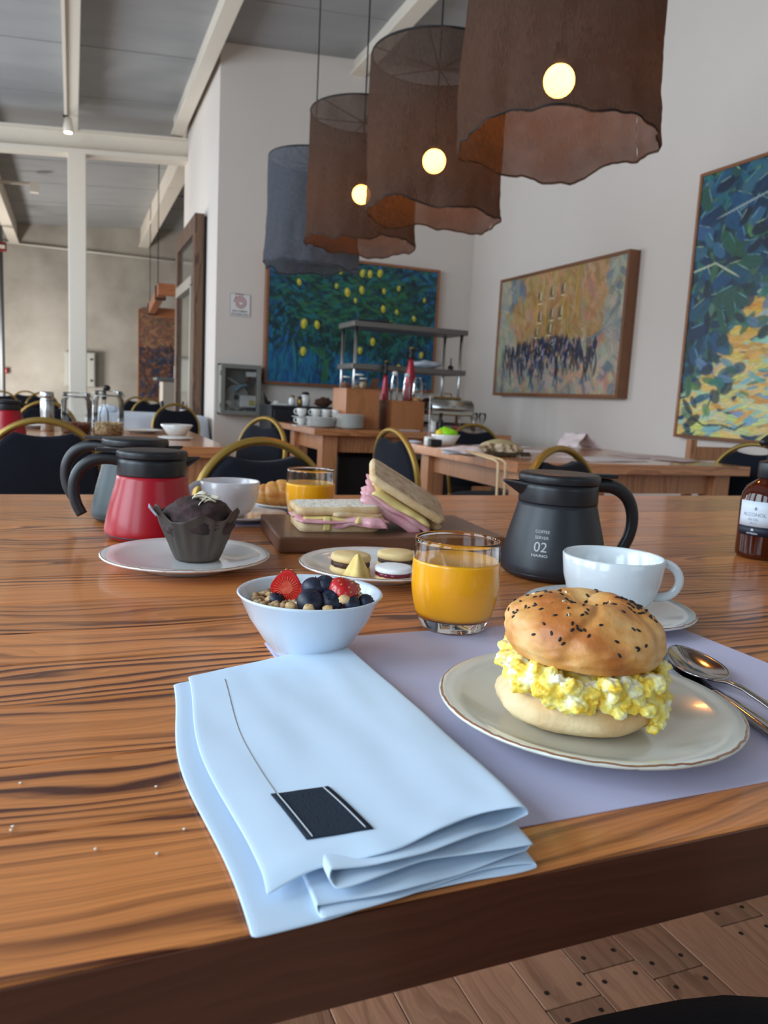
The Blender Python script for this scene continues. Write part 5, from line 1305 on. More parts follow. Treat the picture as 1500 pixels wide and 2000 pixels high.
def straw(name, lab, p, r, rot, cut):
    t = thing(name, lab, 'strawberry', p, rot=rot)
    def fn(v):
        w = strawpt(v)
        if cut and w[1] < 0: w[1] = -.0
        return w
    b = MB().ell((0, 0, 0), (r, r, r), 36, 26, fn=fn).build('flesh', M_sred, t)
    rr = random.Random(4); sd = None
    for i in range(90):
        ph = -PI/2+PI*((i % 9)+.8)/10; a = (i//9)*2*PI/10+((i % 2)*.31)
        v = Vector((math.cos(ph)*math.cos(a), math.cos(ph)*math.sin(a), math.sin(ph)))
        if cut and v[1] < .08: continue
        w = strawpt(v)*r*1.0
        if sd is None: o = MB().ell((0, 0, 0), (.0007, .0005, .0010), 6, 4).build('seed', M_sseed, b); sd = o.data
        else: o = bpy.data.objects.new('seed', sd); COL.objects.link(o); o.parent = b
        o.location = w
    if cut:
        f1 = noise_ramp('strawberry_cut', [(0.25, rgb(206, 20, 24)), (0.6, rgb(228, 44, 36)), (0.85, rgb(240, 110, 84))], 120, 3, .3, .2, 260, coat=.4)
        n = 40; ov = []; 
        out = [strawpt(Vector((math.sin(2*PI*i/n), 0, -math.cos(2*PI*i/n)))) for i in range(n)]
        MB().add([(p_[0]*r*.985, -.0006, p_[2]*r*.985) for p_ in out], [tuple(range(n))], 0, False).build('cut_face', f1, t)
        MB().add([(p_[0]*r*.42, -.0010, p_[2]*r*.45) for p_ in out], [tuple(range(n))], 0, False).build('pale_core', noise_ramp('strawberry_core', [(0.3, rgb(224, 60, 44)), (0.6, rgb(240, 110, 84)), (0.8, rgb(248, 160, 130))], 200, 3, .35, .2, 260, coat=.3), t)
        b3 = MB()
        for i in range(26):
            a = 2*PI*i/26; b3.tube([(r*.42*math.sin(a), -.0011, -r*.42*math.cos(a)), (r*.78*math.sin(a), -.0008, -r*.82*math.cos(a))], .00022, 4)
        b3.build('pale_veins', mat('strawberry_vein', rgb(244, 120, 90), .35), t)
    return t
straw('strawberry', 'halved strawberry with its cut face to the front, at the left of the bowl', Bp(559, 1149, PMZ+BH+.004), .0128, (.08, .12, -.35), True)
straw('strawberry', 'whole dark red strawberry lying among blueberries at the right of the bowl', Bp(665, 1160, PMZ+BH+.003), .0138, (.2, 1.3, .3), False)
for (px, py, lab, z) in ((672, 1170, 'pale hazelnut resting on the whole strawberry', .006), (603, 1188, 'peanut at the front of the granola', -.003), (640, 1190, 'peanut piece at the front rim below the blueberries', -.004), (568, 1184, 'peanut below the cut strawberry', -.004), (528, 1172, 'nut piece at the left of the granola', -.006)):
    p = Bp(px, py, PMZ+BH+z)
    tag(MB().ell((0, 0, 0), (.0044, .0037, .0035), 14, 10, fn=lumpy(.25, 2, px)).build('nut', M_nut, loc=p), lab, 'nut', 'nuts on the granola')
# ---- juice glasses
def tumbler(name, lab, loc, r0, rm, r1, h, lvl, base=.010):
    t = thing(name, lab, 'glass', loc)
    def R(z):
        # belly profile
        k = z/h
        return r0+(rm-r0)*math.sin(min(1, k/.55)*PI/2)**.8 if k < .55 else rm+(r1-rm)*((k-.55)/.45)**1.6
    out = [(0, .0008), (r0*.7, .0006), (r0*.9, 0)]+[(R(h*i/24), h*i/24+.0003) for i in range(25)]
    inn = [(R(h*i/24)-.0016, h*i/24) for i in range(24, int(24*base/h)+1, -1)]
    zb = base
    inn += [(R(zb)*.88, zb+.001), (R(zb)*.55, zb), (0, zb)]
    MB().lathe(out+[(r1-.0008, h+.0007)]+inn, 80, cap=False).build('tumbler', M_glass, t)
    j = [(0, zb+.0003), (R(zb)*.55, zb+.0004), (R(zb)*.87, zb+.0013)]+[(R(h*i/24)+.00012, h*i/24) for i in range(int(24*base/h)+2, 25) if h*i/24 < lvl]
    j += [(R(lvl)+.00012, lvl-.0004), (R(lvl)-.0017, lvl), (R(lvl)-.004, lvl-.0006), (0, lvl-.0006)]
    MB().lathe(j, 80, cap=False).build('juice', M_oj, t)
    return t
tumbler('juice_glass', 'big glass of orange juice in front of the black coffee pot', (.333, .629, PMZ), .0295, .0412, .0397, .0845, .066)
g2p = at_z(606, 1008)
tumbler('juice_glass', 'smaller looking glass of orange juice beside the croissant at the far side', (.371, 1.240, TZ+.0012), .0295, .0412, .0397, .088, .066)
# ---- cups and saucers
M_cup = mat('white_cup_glaze', rgb(224, 230, 234), .15, var=.01, scale=4, coat=.5)
plate('saucer', 'white saucer with a brown rim line under the near coffee cup', (.507, .622, PMZ), .085, .013, m=glazed('saucer_glaze', R=.0848, base=rgb(220, 222, 220), rim=rgb(150, 90, 70)), seg=96, cat='saucer')
cup_thing('coffee_cup', 'white coffee cup on the near saucer beside the black coffee pot', (.508, .622, PMZ+.0068), .0505, .0585, -.42, M_cup, 96)
plate('saucer', 'white saucer under the cup behind the chocolate muffin', (.262, 1.262, TZ+.0012), .074, .012, m=glazed('saucer_glaze_b', R=.0738, base=rgb(210, 206, 204)), seg=80, cat='saucer')
cup_thing('coffee_cup', 'white coffee cup behind the chocolate muffin and red coffee pot', (.240, 1.262, TZ+.008), .0485, .058, PI-.25, mat('white_cup_b', rgb(226, 220, 222), .2, var=.02, coat=.4), 72)
# ---- coffee pots
M_matb = mat('matt_black_coating', rgb(34, 36, 42), .42, var=.05, scale=40, bump=.03, bscale=900)
M_lidb = mat('black_lid_plastic', rgb(30, 30, 34), .38, var=.05)
M_redc = mat('red_coating', rgb(166, 8, 30), .36, var=.03, coat=.12)
M_greyc = mat('grey_coating', rgb(40, 50, 52), .45, var=.04)
def pot(lab, loc, ha, body, sp, s=1.0):
    """insulated coffee pot: ha = direction of the handle, sp = direction of the spout"""
    t = thing('coffee_pot', lab, 'coffee pot', loc)
    t.scale = (s, s, s)
    MB().lathe([(0, .002), (.050, .002), (.053, 0), (.060, .002), (.0655, .007), (.0668, .013), (.0665, .018), (.0635, .034), (.0585, .056), (.0530, .076), (.0500, .088), (.0488, .094), (0, .094)], 96, cap=False).build('body', body, t)
    MB().lathe([(.0655, .0068), (.0662, .0085), (.0655, .0098)], 96, cap=False).build('base_seam', M_lidb, t)
    MB().lathe([(.044, .0935), (.0492, .0938), (.0496, .0955), (.0488, .112), (.0484, .118), (.0440, .119), (0, .119)], 96, cap=False).build('collar', M_lidb, t)
    c, s_ = math.cos(ha), math.sin(ha)
    l = MB().lathe([(.040, .1185), (.0500, .1188), (.0508, .1205), (.0506, .1275), (.0480, .1300), (.0400, .1308), (0, .1312)], 96, cap=False)
    l.box(.030, -.009, .1255, .078, .009, .1305, M=Matrix.Rotation(ha, 4, 'Z'))
    l.build('lid', M_lidb, t, bevel=.001)
    # spout: a beak pulled out of the collar
    cs, ss = math.cos(sp), math.sin(sp)
    def beak(u, v):
        w = (u-.5)*2; x = .040+.032*v; y = w*.017*(1-v)**.8+w*.0012; z = .1175+.0025*v-(1-w*w)*(.019*(1-v)+.002)
        return (x*cs-y*ss, x*ss+y*cs, z)
    MB().grid(beak, 14, 12).build('spout', M_lidb, t, thick=.002)
    hk = [(.044, .1135), (.058, .1155), (.074, .1145), (.089, .1085), (.101, .0975), (.108, .0820), (.1095, .0650), (.1060, .0480), (.0980, .0320)]
    pts = []
    for i in range(33):
        f = i/32*(len(hk)-1); j = min(int(f), len(hk)-2); q = f-j
        p0, p1, p2, p3 = hk[max(j-1, 0)], hk[j], hk[j+1], hk[min(j+2, len(hk)-1)]
        x, z = [.5*((2*p1[m])+(-p0[m]+p2[m])*q+(2*p0[m]-5*p1[m]+4*p2[m]-p3[m])*q*q+(-p0[m]+3*p1[m]-3*p2[m]+p3[m])*q**3) for m in (0, 1)]
        pts.append((c*x, s_*x, z))
    MB().tube(pts, [.0092-.0012*(i/32) for i in range(33)], 16, flat=.72, up=(-s_, c, 0)).build('handle', M_lidb, t)
    return t
bp_ = (.568, .812, TZ+.0006)
black = pot('black coffee pot with small white lettering, behind the big juice glass', bp_, -.12, M_matb, PI-.25)
# lettering wraps on the front left of the black body
M_print = mat('grey_print', rgb(176, 178, 182), .5)
va = math.atan2(-bp_[1], -bp_[0])
def wrap_text(txt, size, z, r, tilt, ang, bold=False, sx=1.0):
    cu = bpy.data.curves.new('tmp', 'FONT'); cu.body = txt; cu.size = size; cu.align_x = 'CENTER'; cu.resolution_u = 4; cu.offset = .02*size if bold else 0
    o = bpy.data.objects.new('tmp', cu); COL.objects.link(o)
    dg = bpy.context.evaluated_depsgraph_get(); me = bpy.data.meshes.new_from_object(o.evaluated_get(dg))
    bpy.data.objects.remove(o)
    for v in me.vertices:
        x, y = v.co.x*sx, v.co.y
        zz = z+y*math.cos(tilt); rad = r(zz)+.0003; a = ang+x/rad
        v.co = (rad*math.cos(a), rad*math.sin(a), zz)
    me.materials.clear(); me.materials.append(M_print)
    ob = bpy.data.objects.new('lettering', me); COL.objects.link(ob); ob.parent = black
    return ob
def potR(z):
    P_ = [(.018, .0665), (.034, .0635), (.056, .0585), (.076, .0530), (.088, .0500)]
    for (z0, r0), (z1, r1) in zip(P_[:-1], P_[1:]):
        if z <= z1: return r0+(r1-r0)*(z-z0)/(z1-z0)
    return .05
TA = va-.26
wrap_text('COFFEE', .0052, .0605, potR, .24, TA); wrap_text('SERVER', .0052, .0535, potR, .24, TA)
wrap_text('02', .0170, .0385, potR, .24, TA); wrap_text('HARIO', .0042, .0325, potR, .24, TA, bold=True, sx=1.6)
pot('red coffee pot with a black lid behind the chocolate muffin', (.103, 1.118, TZ+.0006), PI-.22, M_redc, .2, .955)
gp = at_z(271, 846, TZ+.128)
pot('dark grey coffee pot mostly hidden behind the red one', (.092, 1.275, TZ+.0006), PI-.35, M_greyc, -.1, 1.0)
rp = at_z(15, 778, TZ+.125)
pot('red coffee pot at the left border on the far left table', (at_y(12, 800, 3.3).x, 3.3, TZ+.0006), 2.6, M_redc, .2, 1.05)
# ---- amber pump bottle
PB = Vector((.982, .862, TZ+.0005))
ab = thing('pump_bottle', 'amber pump bottle with a white label at the right border', 'bottle', PB)
M_amb = mat('amber_glass', rgb(120, 44, 14), .05, trans=.75, var=0, ior=1.4, coat=.3)
M_amb2 = mat('amber_liquid', rgb(52, 16, 8), .1, var=0)
MB().lathe([(0, .002), (.030, .002), (.033, 0), (.0365, .004), (.037, .01), (.037, .085), (.0355, .097), (.030, .109), (.020, .117), (.0145, .121), (.0140, .130), (0, .130)], 64, cap=False).build('body', M_amb, ab)
MB().lathe([(0, .005), (.033, .005), (.0345, .01), (.0345, .084), (.033, .095), (0, .1)], 48, cap=False).build('liquid', M_amb2, ab)
b = MB().lathe([(.0165, .122), (.0175, .124), (.0175, .144), (.0165, .147), (.008, .149), (.0065, .152), (.0065, .168), (0, .168)], 40, cap=False)
b.lathe([(.010, .168), (.0125, .170), (.0125, .182), (.009, .186), (0, .187)], 32, cap=False)
hd = va+.7
b.tube([(0, 0, .178), (.02*math.cos(PI+.35), .02*math.sin(PI+.35), .181), (.042*math.cos(PI+.35), .042*math.sin(PI+.35), .176)], [.009, .0075, .005], 12)
b.build('pump', M_lidb, ab)
va2 = math.atan2(-PB.y, -PB.x)
def band(z0, z1, a0, a1, r, n=20):
    return lambda u, v: (r*math.cos(a0+(a1-a0)*u), r*math.sin(a0+(a1-a0)*u), z0+(z1-z0)*v)
l1 = MB().grid(band(.050, .088, va2-1.15, va2+.35, .0373), 24, 3, flip=False).build('label', mat('label_white', rgb(214, 222, 232), .5), ab, thick=.0001)
MB().grid(band(.036, .050, va2-1.15, va2+.35, .0373), 24, 2).build('label_band', mat('label_navy', rgb(24, 30, 46), .5), ab, thick=.0001)
def wrap_on(parent, txt, size, z, r, ang, m, bold=False, sx=1.0):
    cu = bpy.data.curves.new('tmp', 'FONT'); cu.body = txt; cu.size = size; cu.align_x = 'CENTER'; cu.resolution_u = 3; cu.offset = .02*size if bold else 0
    o = bpy.data.objects.new('tmp', cu); COL.objects.link(o)
    dg = bpy.context.evaluated_depsgraph_get(); me = bpy.data.meshes.new_from_object(o.evaluated_get(dg)); bpy.data.objects.remove(o)
    for v in me.vertices:
        a = ang+v.co.x*sx/r; v.co = (r*math.cos(a), r*math.sin(a), z+v.co.y)
    me.materials.clear(); me.materials.append(m); ob = bpy.data.objects.new('lettering', me); COL.objects.link(ob); ob.parent = parent
M_ink = mat('label_ink', rgb(120, 130, 146), .6)
lc_ = va2-.42
wrap_on(ab, 'ALCOHOL', .0075, .0655, .0376, lc_, M_ink); wrap_on(ab, 'EN GEL', .0048, .0590, .0376, lc_, M_ink); wrap_on(ab, '70% v/v', .0034, .0540, .0376, lc_, M_ink)
MB().grid(lambda u, v: ((.0376)*math.cos(lc_+.06+(u-.5)*.10*math.sin(PI*v+.3)), .0376*math.sin(lc_+.06+(u-.5)*.10*math.sin(PI*v+.3)), .0745+.006*v), 6, 6).build('emblem', M_ink, ab)
wrap_on(ab, 'HOTELERA', .0034, .0385, .0377, lc_, mat('label_pale', rgb(200, 206, 214), .6), True)
MB().grid(lambda u, v: ((.0377)*math.cos(lc_+(u-.5)*.12*(1-v*.5)), .0377*math.sin(lc_+(u-.5)*.12*(1-v*.5)), .0435+.0035*v), 6, 4).build('emblem', MATS['label_pale'], ab)
# ---- cutlery
M_cut = mat('polished_cutlery', rgb(176, 172, 170), .14, metal=1.0, var=.04)
def sweep2(pts, wid, thk, up=(0, 0, 1)):
    """flat bar with varying width along a path (for handles)"""
    P = [Vector(p) for p in pts]; n = len(P); vs = []; fs = []
    for i in range(n):
        t = (P[min(i+1, n-1)]-P[max(i-1, 0)]).normalized(); b = t.cross(Vector(up)).normalized(); nn = b.cross(t).normalized()
        w, h = wid[i], thk[i]
        for k in range(12):
            a = 2*PI*k/12; vs.append(P[i]+b*math.cos(a)*w+nn*math.sin(a)*h)
    for i in range(n-1):
        for k in range(12):
            l = (k+1) % 12; fs.append((i*12+k, i*12+l, (i+1)*12+l, (i+1)*12+k))
    fs.append(tuple(range(12))[::-1]); fs.append(tuple((n-1)*12+k for k in range(12)))
    return vs, fs
sA, sB, sC = at_z(1312, 1262, PMZ+.004), at_z(1396, 1334, PMZ+.006), at_z(1500, 1372, PMZ+.012)
dr_ = (sA-sB); dr_.z = 0; Ls_ = dr_.length
sp_ = thing('table_spoon', 'polished steel spoon lying beyond the right side of the cream plate', 'spoon', (sB.x, sB.y, PMZ+.0002), math.atan2(dr_.y, dr_.x))
def spoonf(u, v):
    a = 2*PI*u; r = v
    L2 = .042; x = L2+L2*r*math.cos(a); w = .0205*(1-.18*math.cos(a)); y = w*r*math.sin(a)
    return (x, y, .0018+.0068*r*r)
MB().grid(spoonf, 40, 14).build('spoon_bowl', M_cut, sp_, thick=.0012)
hd_ = (sC-sB); ang_h = math.atan2(hd_.y, hd_.x)-math.atan2(dr_.y, dr_.x)
hx, hy = math.cos(ang_h), math.sin(ang_h)
hp_ = [(.004-.0, 0, .0072)]+[(hx*l, hy*l, z) for l, z in ((.006, .0095), (.015, .0120), (.03, .0125), (.05, .0105), (.075, .0070), (.1, .0042), (.125, .0026), (.135, .0024))]
v_, f_ = sweep2(hp_, [.005, .0036, .003, .003, .0034, .0044, .0062, .0078, .004], [.0012, .0015, .0017, .0017, .0016, .0014, .0012, .0011, .0008])
MB().add(v_, f_).build('spoon_handle', M_cut, sp_)
kA, kB = at_z(1302, 1284, PMZ+.002), at_z(1500, 1428, PMZ+.003)
dk_ = kB-kA; kn = thing('table_knife', 'steel knife lying between the plate and the spoon', 'knife', (kA.x, kA.y, PMZ+.0002), math.atan2(dk_.y, dk_.x))
bl_ = [(-.028, -.001), (-.01, -.0085), (.02, -.0095), (.075, -.0085), (.078, -.004), (.078, .005), (-.01, .006), (-.026, .003)]
MB().prism(bl_, .001, .0022).build('blade', M_cut, kn, bevel=.0003)
v_, f_ = sweep2([(.076, 0, .003), (.085, 0, .0034), (.11, 0, .004), (.15, 0, .0042), (.18, 0, .004), (.186, 0, .004)], [.0046, .0042, .0058, .0072, .0070, .004], [.0017, .0024, .003, .0034, .0032, .002])
MB().add(v_, f_).build('handle', M_cut, kn)
# fork resting on the croissant plate, its handle rising over the rim
q0, q1 = at_z(606, 917, TZ+.075), at_z(672, 953, TZ+.02)
kf = thing('butter_knife', 'butter knife lying across the croissant plate behind the far juice glass', 'knife', (KPC.x+.01, KPC.y+.02, TZ+.0185), -.55)
v_, f_ = sweep2([(-.09, 0, .004), (-.07, 0, .003), (-.02, 0, .002), (.0, 0, .002), (.02, 0, .003), (.07, 0, .0035), (.10, 0, .0035)], [.003, .008, .0085, .004, .004, .006, .004], [.0008, .0009, .001, .0018, .0022, .0024, .0015])
MB().add(v_, f_).build('blade_and_handle', M_cut, kf)
# ---- chocolate muffin
M_choc = noise_ramp('chocolate_crumb', [(0.3, rgb(34, 22, 24)), (0.6, rgb(62, 40, 40)), (0.8, rgb(88, 60, 58))], 60, 4, .8, .8, 160)
M_wrap = noise_ramp('brown_baking_paper', [(0.3, rgb(50, 42, 36)), (0.55, rgb(72, 60, 52)), (0.8, rgb(104, 92, 82))], 14, 4, .6, .3, 40, stretch=(1, 1, .4))
MU = Vector((.140, .936, MPC.z+.0078))
mf = thing('chocolate_muffin', 'dark chocolate muffin in a brown paper case with white chocolate shavings', 'muffin', MU, .3)
def wrapf(u, v):
    a = 2*PI*u; R0, R1 = .0262, .0475
    tips = sum(math.exp(-(((a-c_+PI) % (2*PI)-PI)/w_)**2)*h_ for c_, w_, h_ in ((.5, .35, .014), (1.9, .4, .009), (3.05, .28, .018), (4.35, .30, .010), (5.4, .35, .016)))
    H = .050+tips
    r = R0+(R1-R0)*v**.85+.0012*math.sin(a*18)*v*(1-.3*v)+.003*nz(math.cos(a)*2, math.sin(a)*2, v*2)*v
    r += .0035*max(0, v-.8)*5*(tips/.012)*.6
    # overlapping folds
    r += .0022*(((a*4/(2*PI)) % 1)-.5)*v
    return (r*math.cos(a), r*math.sin(a), H*v)
MB().grid(wrapf, 144, 24).lathe([(0, .0004), (.0262, .0004)], 48, cap=False).build('paper_case', M_wrap, mf, thick=.0005)
# loose pale fold at the left tip
MB().grid(lambda u, v: ((-.047-.010*v)*1.0, (u-.5)*.02*(1-v*.6)+.004, .052+.012*v+.003*math.sin(u*4)), 8, 6).build('folded_paper_tip', mat('pale_wrap_inside', rgb(176, 172, 186), .6), mf, thick=.0005, rot=(0, 0, -.25))
MB().ell((0, 0, .047), (.0435, .0435, .027), 72, 40, fn=lambda v: v*(1+.13*nz(v[0]*2.3+2, v[1]*2.3, v[2]*2.3)+.05*nz(v[0]*7, v[1]*7, v[2]*7)+.02*nz(v[0]*18, v[1]*18, v[2]*18))).build('muffin_top', M_choc, mf)
M_wch = mat('white_chocolate', rgb(236, 228, 206), .45, var=.04)
rr = random.Random(2)
for i in range(9):
    a = rr.uniform(-2.8, .3); r = rr.uniform(0, .020); w_, l_ = rr.uniform(.007, .011), rr.uniform(.014, .024)
    p = (r*math.cos(a)-.002, r*math.sin(a)+.0, .0745-r*r*18+rr.uniform(0, .003))
    MB().grid(lambda u, v: ((u-.5)*l_, (v-.5)*w_*(1-.4*abs(u-.5)), .0035*math.sin(PI*u)-.0012*math.sin(PI*v)), 8, 4).build('white_chocolate_shaving', M_wch, mf, loc=p, rot=(rr.uniform(-.5, .5), rr.uniform(-.4, .4), rr.uniform(0, PI)), thick=.0008)
# ---- biscuits on the small plate
M_bis = noise_ramp('pale_biscuit', [(0.3, rgb(236, 206, 150)), (0.6, rgb(226, 190, 130)), (0.85, rgb(206, 160, 98))], 30, 3, .75, .3, 240)
M_sugar = mat('icing_sugar', rgb(240, 238, 238), .9, var=.03, scale=60, bump=.3, bscale=300)
M_choc2 = mat('chocolate_filling', rgb(74, 44, 34), .5, bump=.5, bscale=120); M_jam = mat('berry_jam', rgb(110, 20, 46), .25, var=.2)
def disc(r, h, n=48, s=0):
    return [(0, 0), (r*.9, 0), (r, h*.2), (r*1.01, h*.5), (r*.97, h*.85), (r*.85, h), (0, h*1.04)]
def biscuit(lab, px, py, z, r, h1, hf, h2, fill, topm, tilt=(0, 0, 0), ref=None):
    p = at_z(px, py, z); t = thing('sandwich_biscuit', lab, 'biscuit', p, rot=tilt)
    wob = lambda s: (lambda q, a: (q[0]*(1+.03*nz(2*math.cos(a)+s, 2*math.sin(a))), q[1]*(1+.03*nz(2*math.cos(a)+s, 2*math.sin(a))), q[2]))
    MB().lathe(disc(r, h1), 48, cap=False, fn=wob(1)).build('bottom_biscuit', M_bis, t)
    MB().lathe([(0, 0), (r*.93, 0), (r*.96, hf*.5), (r*.93, hf), (0, hf)], 60, cap=False, M=T3((0, 0, h1-.0002)), fn=lambda q, a: (q[0]*(1+.03*math.sin(a*13+1)), q[1]*(1+.03*math.sin(a*13+1)), q[2])).build('filling', fill, t)
    MB().lathe(disc(r, h2), 48, cap=False, M=T3((0, 0, h1+hf-.0004)), fn=wob(5)).build('top_biscuit', M_bis if topm is None else topm, t)
    return t
zb_ = CPC.z+.0075
biscuit('chocolate filled biscuit half hidden behind the pointed biscuit', 683, 1118, zb_, .0235, .0085, .0060, .0090, M_choc2, None, (.0, .03, 0))
biscuit('chocolate filled biscuit at the back of the biscuit plate', 773, 1108, zb_, .0235, .0075, .0045, .0088, M_choc2, None)
biscuit('sugar-dusted biscuit with dark jam at the front of the biscuit plate', 768, 1132, zb_, .0218, .0058, .0045, .0062, M_jam, M_sugar)
p = at_z(697, 1131, zb_)
def pyr(v):
    return v
tc3 = MB(); n3 = 3
def pyrf(u, v):
    a = 2*PI*u; k = (abs(math.cos(1.5*(a % (2*PI/3))-PI/2))) 
    r = .0205*(1-v*.86)*(.72+.28*math.cos(3*a)*.9); z = .029*v
    if v > .93: r *= (1-v)/.07*.6+.4
    return (r*math.cos(a), r*math.sin(a), z)
tc3.grid(pyrf, 48, 16); tc3.add([pyrf(i/48, 1) for i in range(48)], [tuple(range(48))]); tc3.add([pyrf(i/48, 0) for i in range(48)], [tuple(range(48))[::-1]])
pyo = tc3.build('pointed_biscuit', noise_ramp('yellow_biscuit', [(0.3, rgb(240, 214, 140)), (0.7, rgb(222, 184, 100))], 30, 3, .75, .3, 240), loc=p, rot=(0, 0, .2))
tag(pyo, 'yellow pointed biscuit shaped like a little pyramid', 'biscuit')
# ---- wooden board with the ham sandwiches
M_board = wood('dark_board_wood', rgb(104, 66, 46), rgb(60, 34, 24), rings=50, wob=4, rough=.4, coat=.15, amount=.5)
BDR = -.10
bd = tag(MB().box(-.165, -.10, 0, .165, .10, .022).build('serving_board', M_board, loc=(.428, 1.068, TZ+.0006), rot=(0, 0, BDR), bevel=.0025), 'dark brown wooden board under the ham sandwiches', 'board')
BZ = TZ+.0228
M_bread = noise_ramp('white_bread_face', [(0.35, rgb(196, 174, 146)), (0.5, rgb(236, 228, 214)), (0.7, rgb(246, 242, 234))], 260, 3, .9, 1.0, 420)
M_toast = noise_ramp('toasted_bread_face', [(0.3, rgb(216, 196, 168)), (0.6, rgb(186, 158, 128)), (0.8, rgb(160, 130, 100))], 70, 4, .9, .8, 500)
M_crust = noise_ramp('pale_crust', [(0.3, rgb(234, 210, 170)), (0.7, rgb(206, 164, 112))], 30, 3, .7, .3, 200)
M_ham = noise_ramp('ham', [(0.3, rgb(214, 140, 150)), (0.55, rgb(226, 166, 172)), (0.8, rgb(238, 198, 196))], 30, 3, .35, .1, 100, coat=.2)
M_chs = mat('yellow_cheese', rgb(240, 214, 140), .4, var=.05)
def slice_(parent, name, w, d, h, z, face, M=None, seed=0, corner=.010):
    out = rrect(w, d, corner, 6, -w/2, -d/2)
    out = [(x*(1+.03*nz(x*30+seed, y*30)), y*(1+.05*nz(x*40, y*40+seed))) for x, y in out]
    n = len(out); rings = [(.94, 0), (1, h*.12), (1.01, h*.5), (1, h*.88), (.94, h)]
    vs = []; fs = []
    for k, zz in rings: vs += [(x*k, y*k, z+zz) for x, y in out]
    m = MB()
    for j in range(4):
        for i in range(n): fs.append((j*n+i, j*n+(i+1) % n, (j+1)*n+(i+1) % n, (j+1)*n+i))
    m.add(vs, fs, 0, True, M)
    m.add([(x*.94, y*.94, z) for x, y in out], [tuple(range(n))[::-1]], 1, False, M)
    # slightly domed, porous top
    def top(u, v):
        a = 2*PI*u; i = int(u*n) % n; t = u*n-int(u*n); x = out[i][0]*(1-t)+out[(i+1) % n][0]*t; y = out[i][1]*(1-t)+out[(i+1) % n][1]*t
        k = .945*v; return (x*k, y*k, z+h+.0016*(1-v**3)+.0006*nz(x*k*260, y*k*260, seed)*(1-v**8))
    m.grid(top, n, 16, 1, M, flip=True)
    return m.build(name, [M_crust, face], parent)
def sheet(parent, name, m, w, d, z, amp, seed, M=None, ox=0, oy=0, th=.0016, droop=.0, rz=0):
    c, s = math.cos(rz), math.sin(rz)
    def f(u, v):
        x0, y0 = (u-.5)*w, (v-.5)*d
        x0 += .004*nz(v*5, seed); y0 += .004*nz(u*5, seed+3)
        x, y = x0*c-y0*s+ox, x0*s+y0*c+oy
        e = max(0, max(abs(u-.5), abs(v-.5))-.36)/.14
        return (x, y, z+amp*nz(u*3.5+seed, v*3.5, seed)*(.3+.7*e)-droop*e**2)
    return MB().grid(f, 26, 18, 0, M).build(name, m, parent, thick=th)
s1 = thing('ham_sandwich', 'ham and cheese sandwich lying flat at the left of the dark board', 'sandwich', (.352, 1.052, BZ), -.10)
slice_(s1, 'bread_slice', .115, .085, .018, 0, M_bread, seed=1)
sheet(s1, 'ham', M_ham, .128, .092, .0195, .004, 1.2, droop=.004, ox=.004, oy=-.003)
sheet(s1, 'ham', M_ham, .075, .05, .0215, .006, 5.1, droop=.012, ox=.032, oy=-.030, rz=-.3)
sheet(s1, 'cheese', M_chs, .105, .082, .0225, .002, 2.4, droop=.004, ox=.004, oy=-.006, rz=-.1)
MB().grid(lambda u, v: (-.020+(u-.5)*.010, -.0445-.0015*math.sin(PI*v), .023-.020*v), 4, 8).build('cheese', M_chs, s1, thick=.0015)
sheet(s1, 'cheese', M_chs, .05, .04, .0225, .003, 7.7, droop=.008, ox=.036, oy=-.028, rz=.35)
slice_(s1, 'bread_slice', .118, .086, .0115, .0245, M_bread, seed=4, M=T3((0, .001, 0), (.0, -.02, 0)))
slice_(s1, 'bread_slice', .075, .07, .006, .0215, M_bread, seed=7, M=T3((.022, -.010, 0), (.0, .03, .1)))
s2 = thing('ham_sandwich', 'half ham sandwich propped up against the flat one on the dark board', 'sandwich', (.460, 1.058, BZ+.001), rot=(0.0, 0.0, -.22))
TL = T3((0, 0, .043), (.26, .52, 0))
slice_(s2, 'bread_slice', .128, .092, .012, .006, M_toast, M=TL, seed=9)
sheet(s2, 'cheese', M_chs, .10, .09, .002, .004, 3.3, M=TL, droop=.006, ox=.0, oy=-.006)
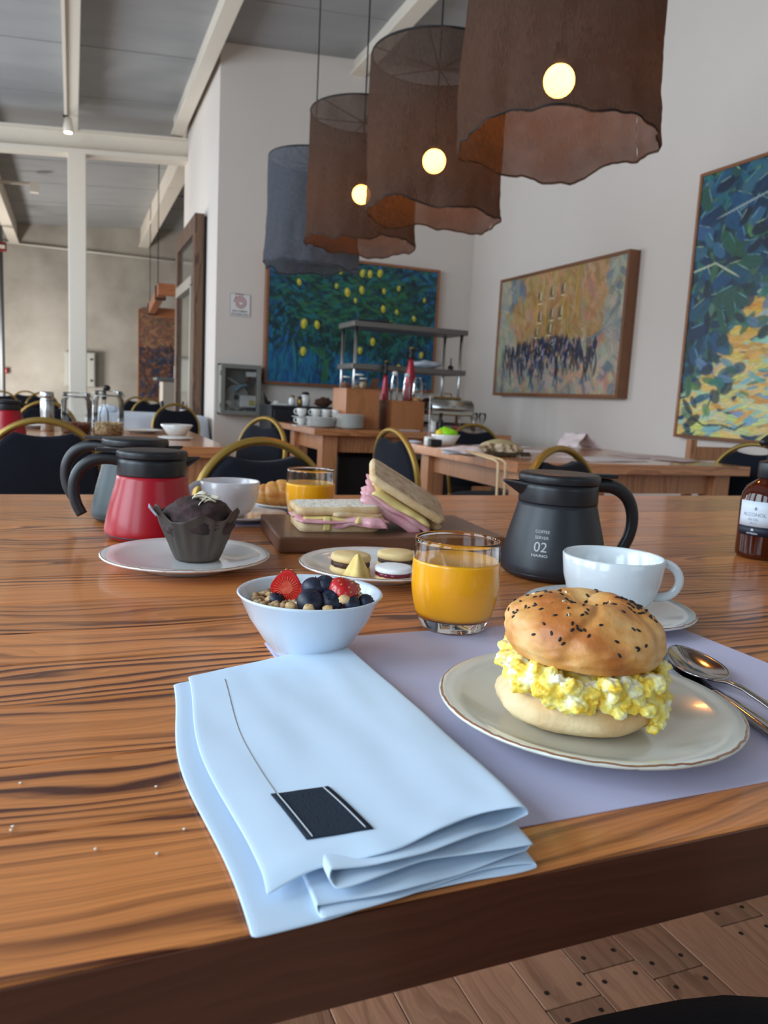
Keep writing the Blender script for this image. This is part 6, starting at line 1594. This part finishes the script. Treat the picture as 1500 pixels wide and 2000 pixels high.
sheet(s2, 'ham', M_ham, .112, .10, -.003, .003, 4.3, M=TL, droop=.008, ox=.0, oy=-.004)
sheet(s2, 'ham', M_ham, .105, .07, -.010, .003, 6.3, M=TL, droop=.014, ox=-.004, oy=-.022)
slice_(s2, 'bread_slice', .12, .080, .012, -.026, M_crumb, M=T3((0.010, .012, .040), (.10, .34, 0)), seed=12)
# rolled ham and cheese sticking out at the top of the propped half
def roll(px, py, z, r, l, m, nm, rot):
    p = at_z(px, py, z); q = Vector(p)-Vector(s2.location)
    q = Matrix.Rotation(.22, 3, 'Z') @ q
    def f(u, v):
        a = u*PI*3.2; rr_ = r*(.45+.55*u); return ((v-.5)*l, rr_*math.cos(a), rr_*math.sin(a))
    return MB().grid(f, 40, 6).build(nm, m, s2, loc=q, rot=rot, thick=.0014)
# ---- croissant
M_cro = noise_ramp('croissant_crust', [(0.3, rgb(240, 190, 110)), (0.55, rgb(220, 150, 74)), (0.8, rgb(176, 102, 44))], 30, 4, .45, .25, 160, coat=.2, stretch=(1, 1, 3))
cc_ = at_z(548, 974, TZ+.02); CR = thing('croissant', 'golden croissant lying behind the far juice glass', 'croissant', (.352, 1.372, TZ+.0095), .1)
n = 90; pts = []; rad = []
for i in range(n+1):
    t = i/n*2-1; a = t*1.25
    pts.append((.052*math.sin(a), .052*(1-math.cos(a))*.9-.012, .024-.010*abs(t)))
    seg_ = abs(((t*3.6+.5) % 1)-.5)*2
    rad.append(max(.004, .0245*(1-abs(t)**2.2*.72)*(.86+.14*(1-seg_**3))))
MB().tube(pts, rad, 32).build('crust', M_cro, CR)
# ---- crumbs on the near table top
rr = random.Random(6); cm = None
for (px, py) in ((187, 1659), (360, 1620), (307, 1668), (22, 1622), (25, 1615), (305, 1537), (40, 1530)):
    p = at_z(px, py, TZ+.0005)
    if cm is None: cm = tag(MB().ell((0, 0, .0004), (.0009, .0007, .0005), 8, 6, fn=lumpy(.5, 2)).build('bread_crumb', M_bread, loc=p), 'tiny pale crumb on the near left of the table top', 'crumb', 'crumbs on the table top')
    else: o = cm.copy(); COL.objects.link(o); o.location = p
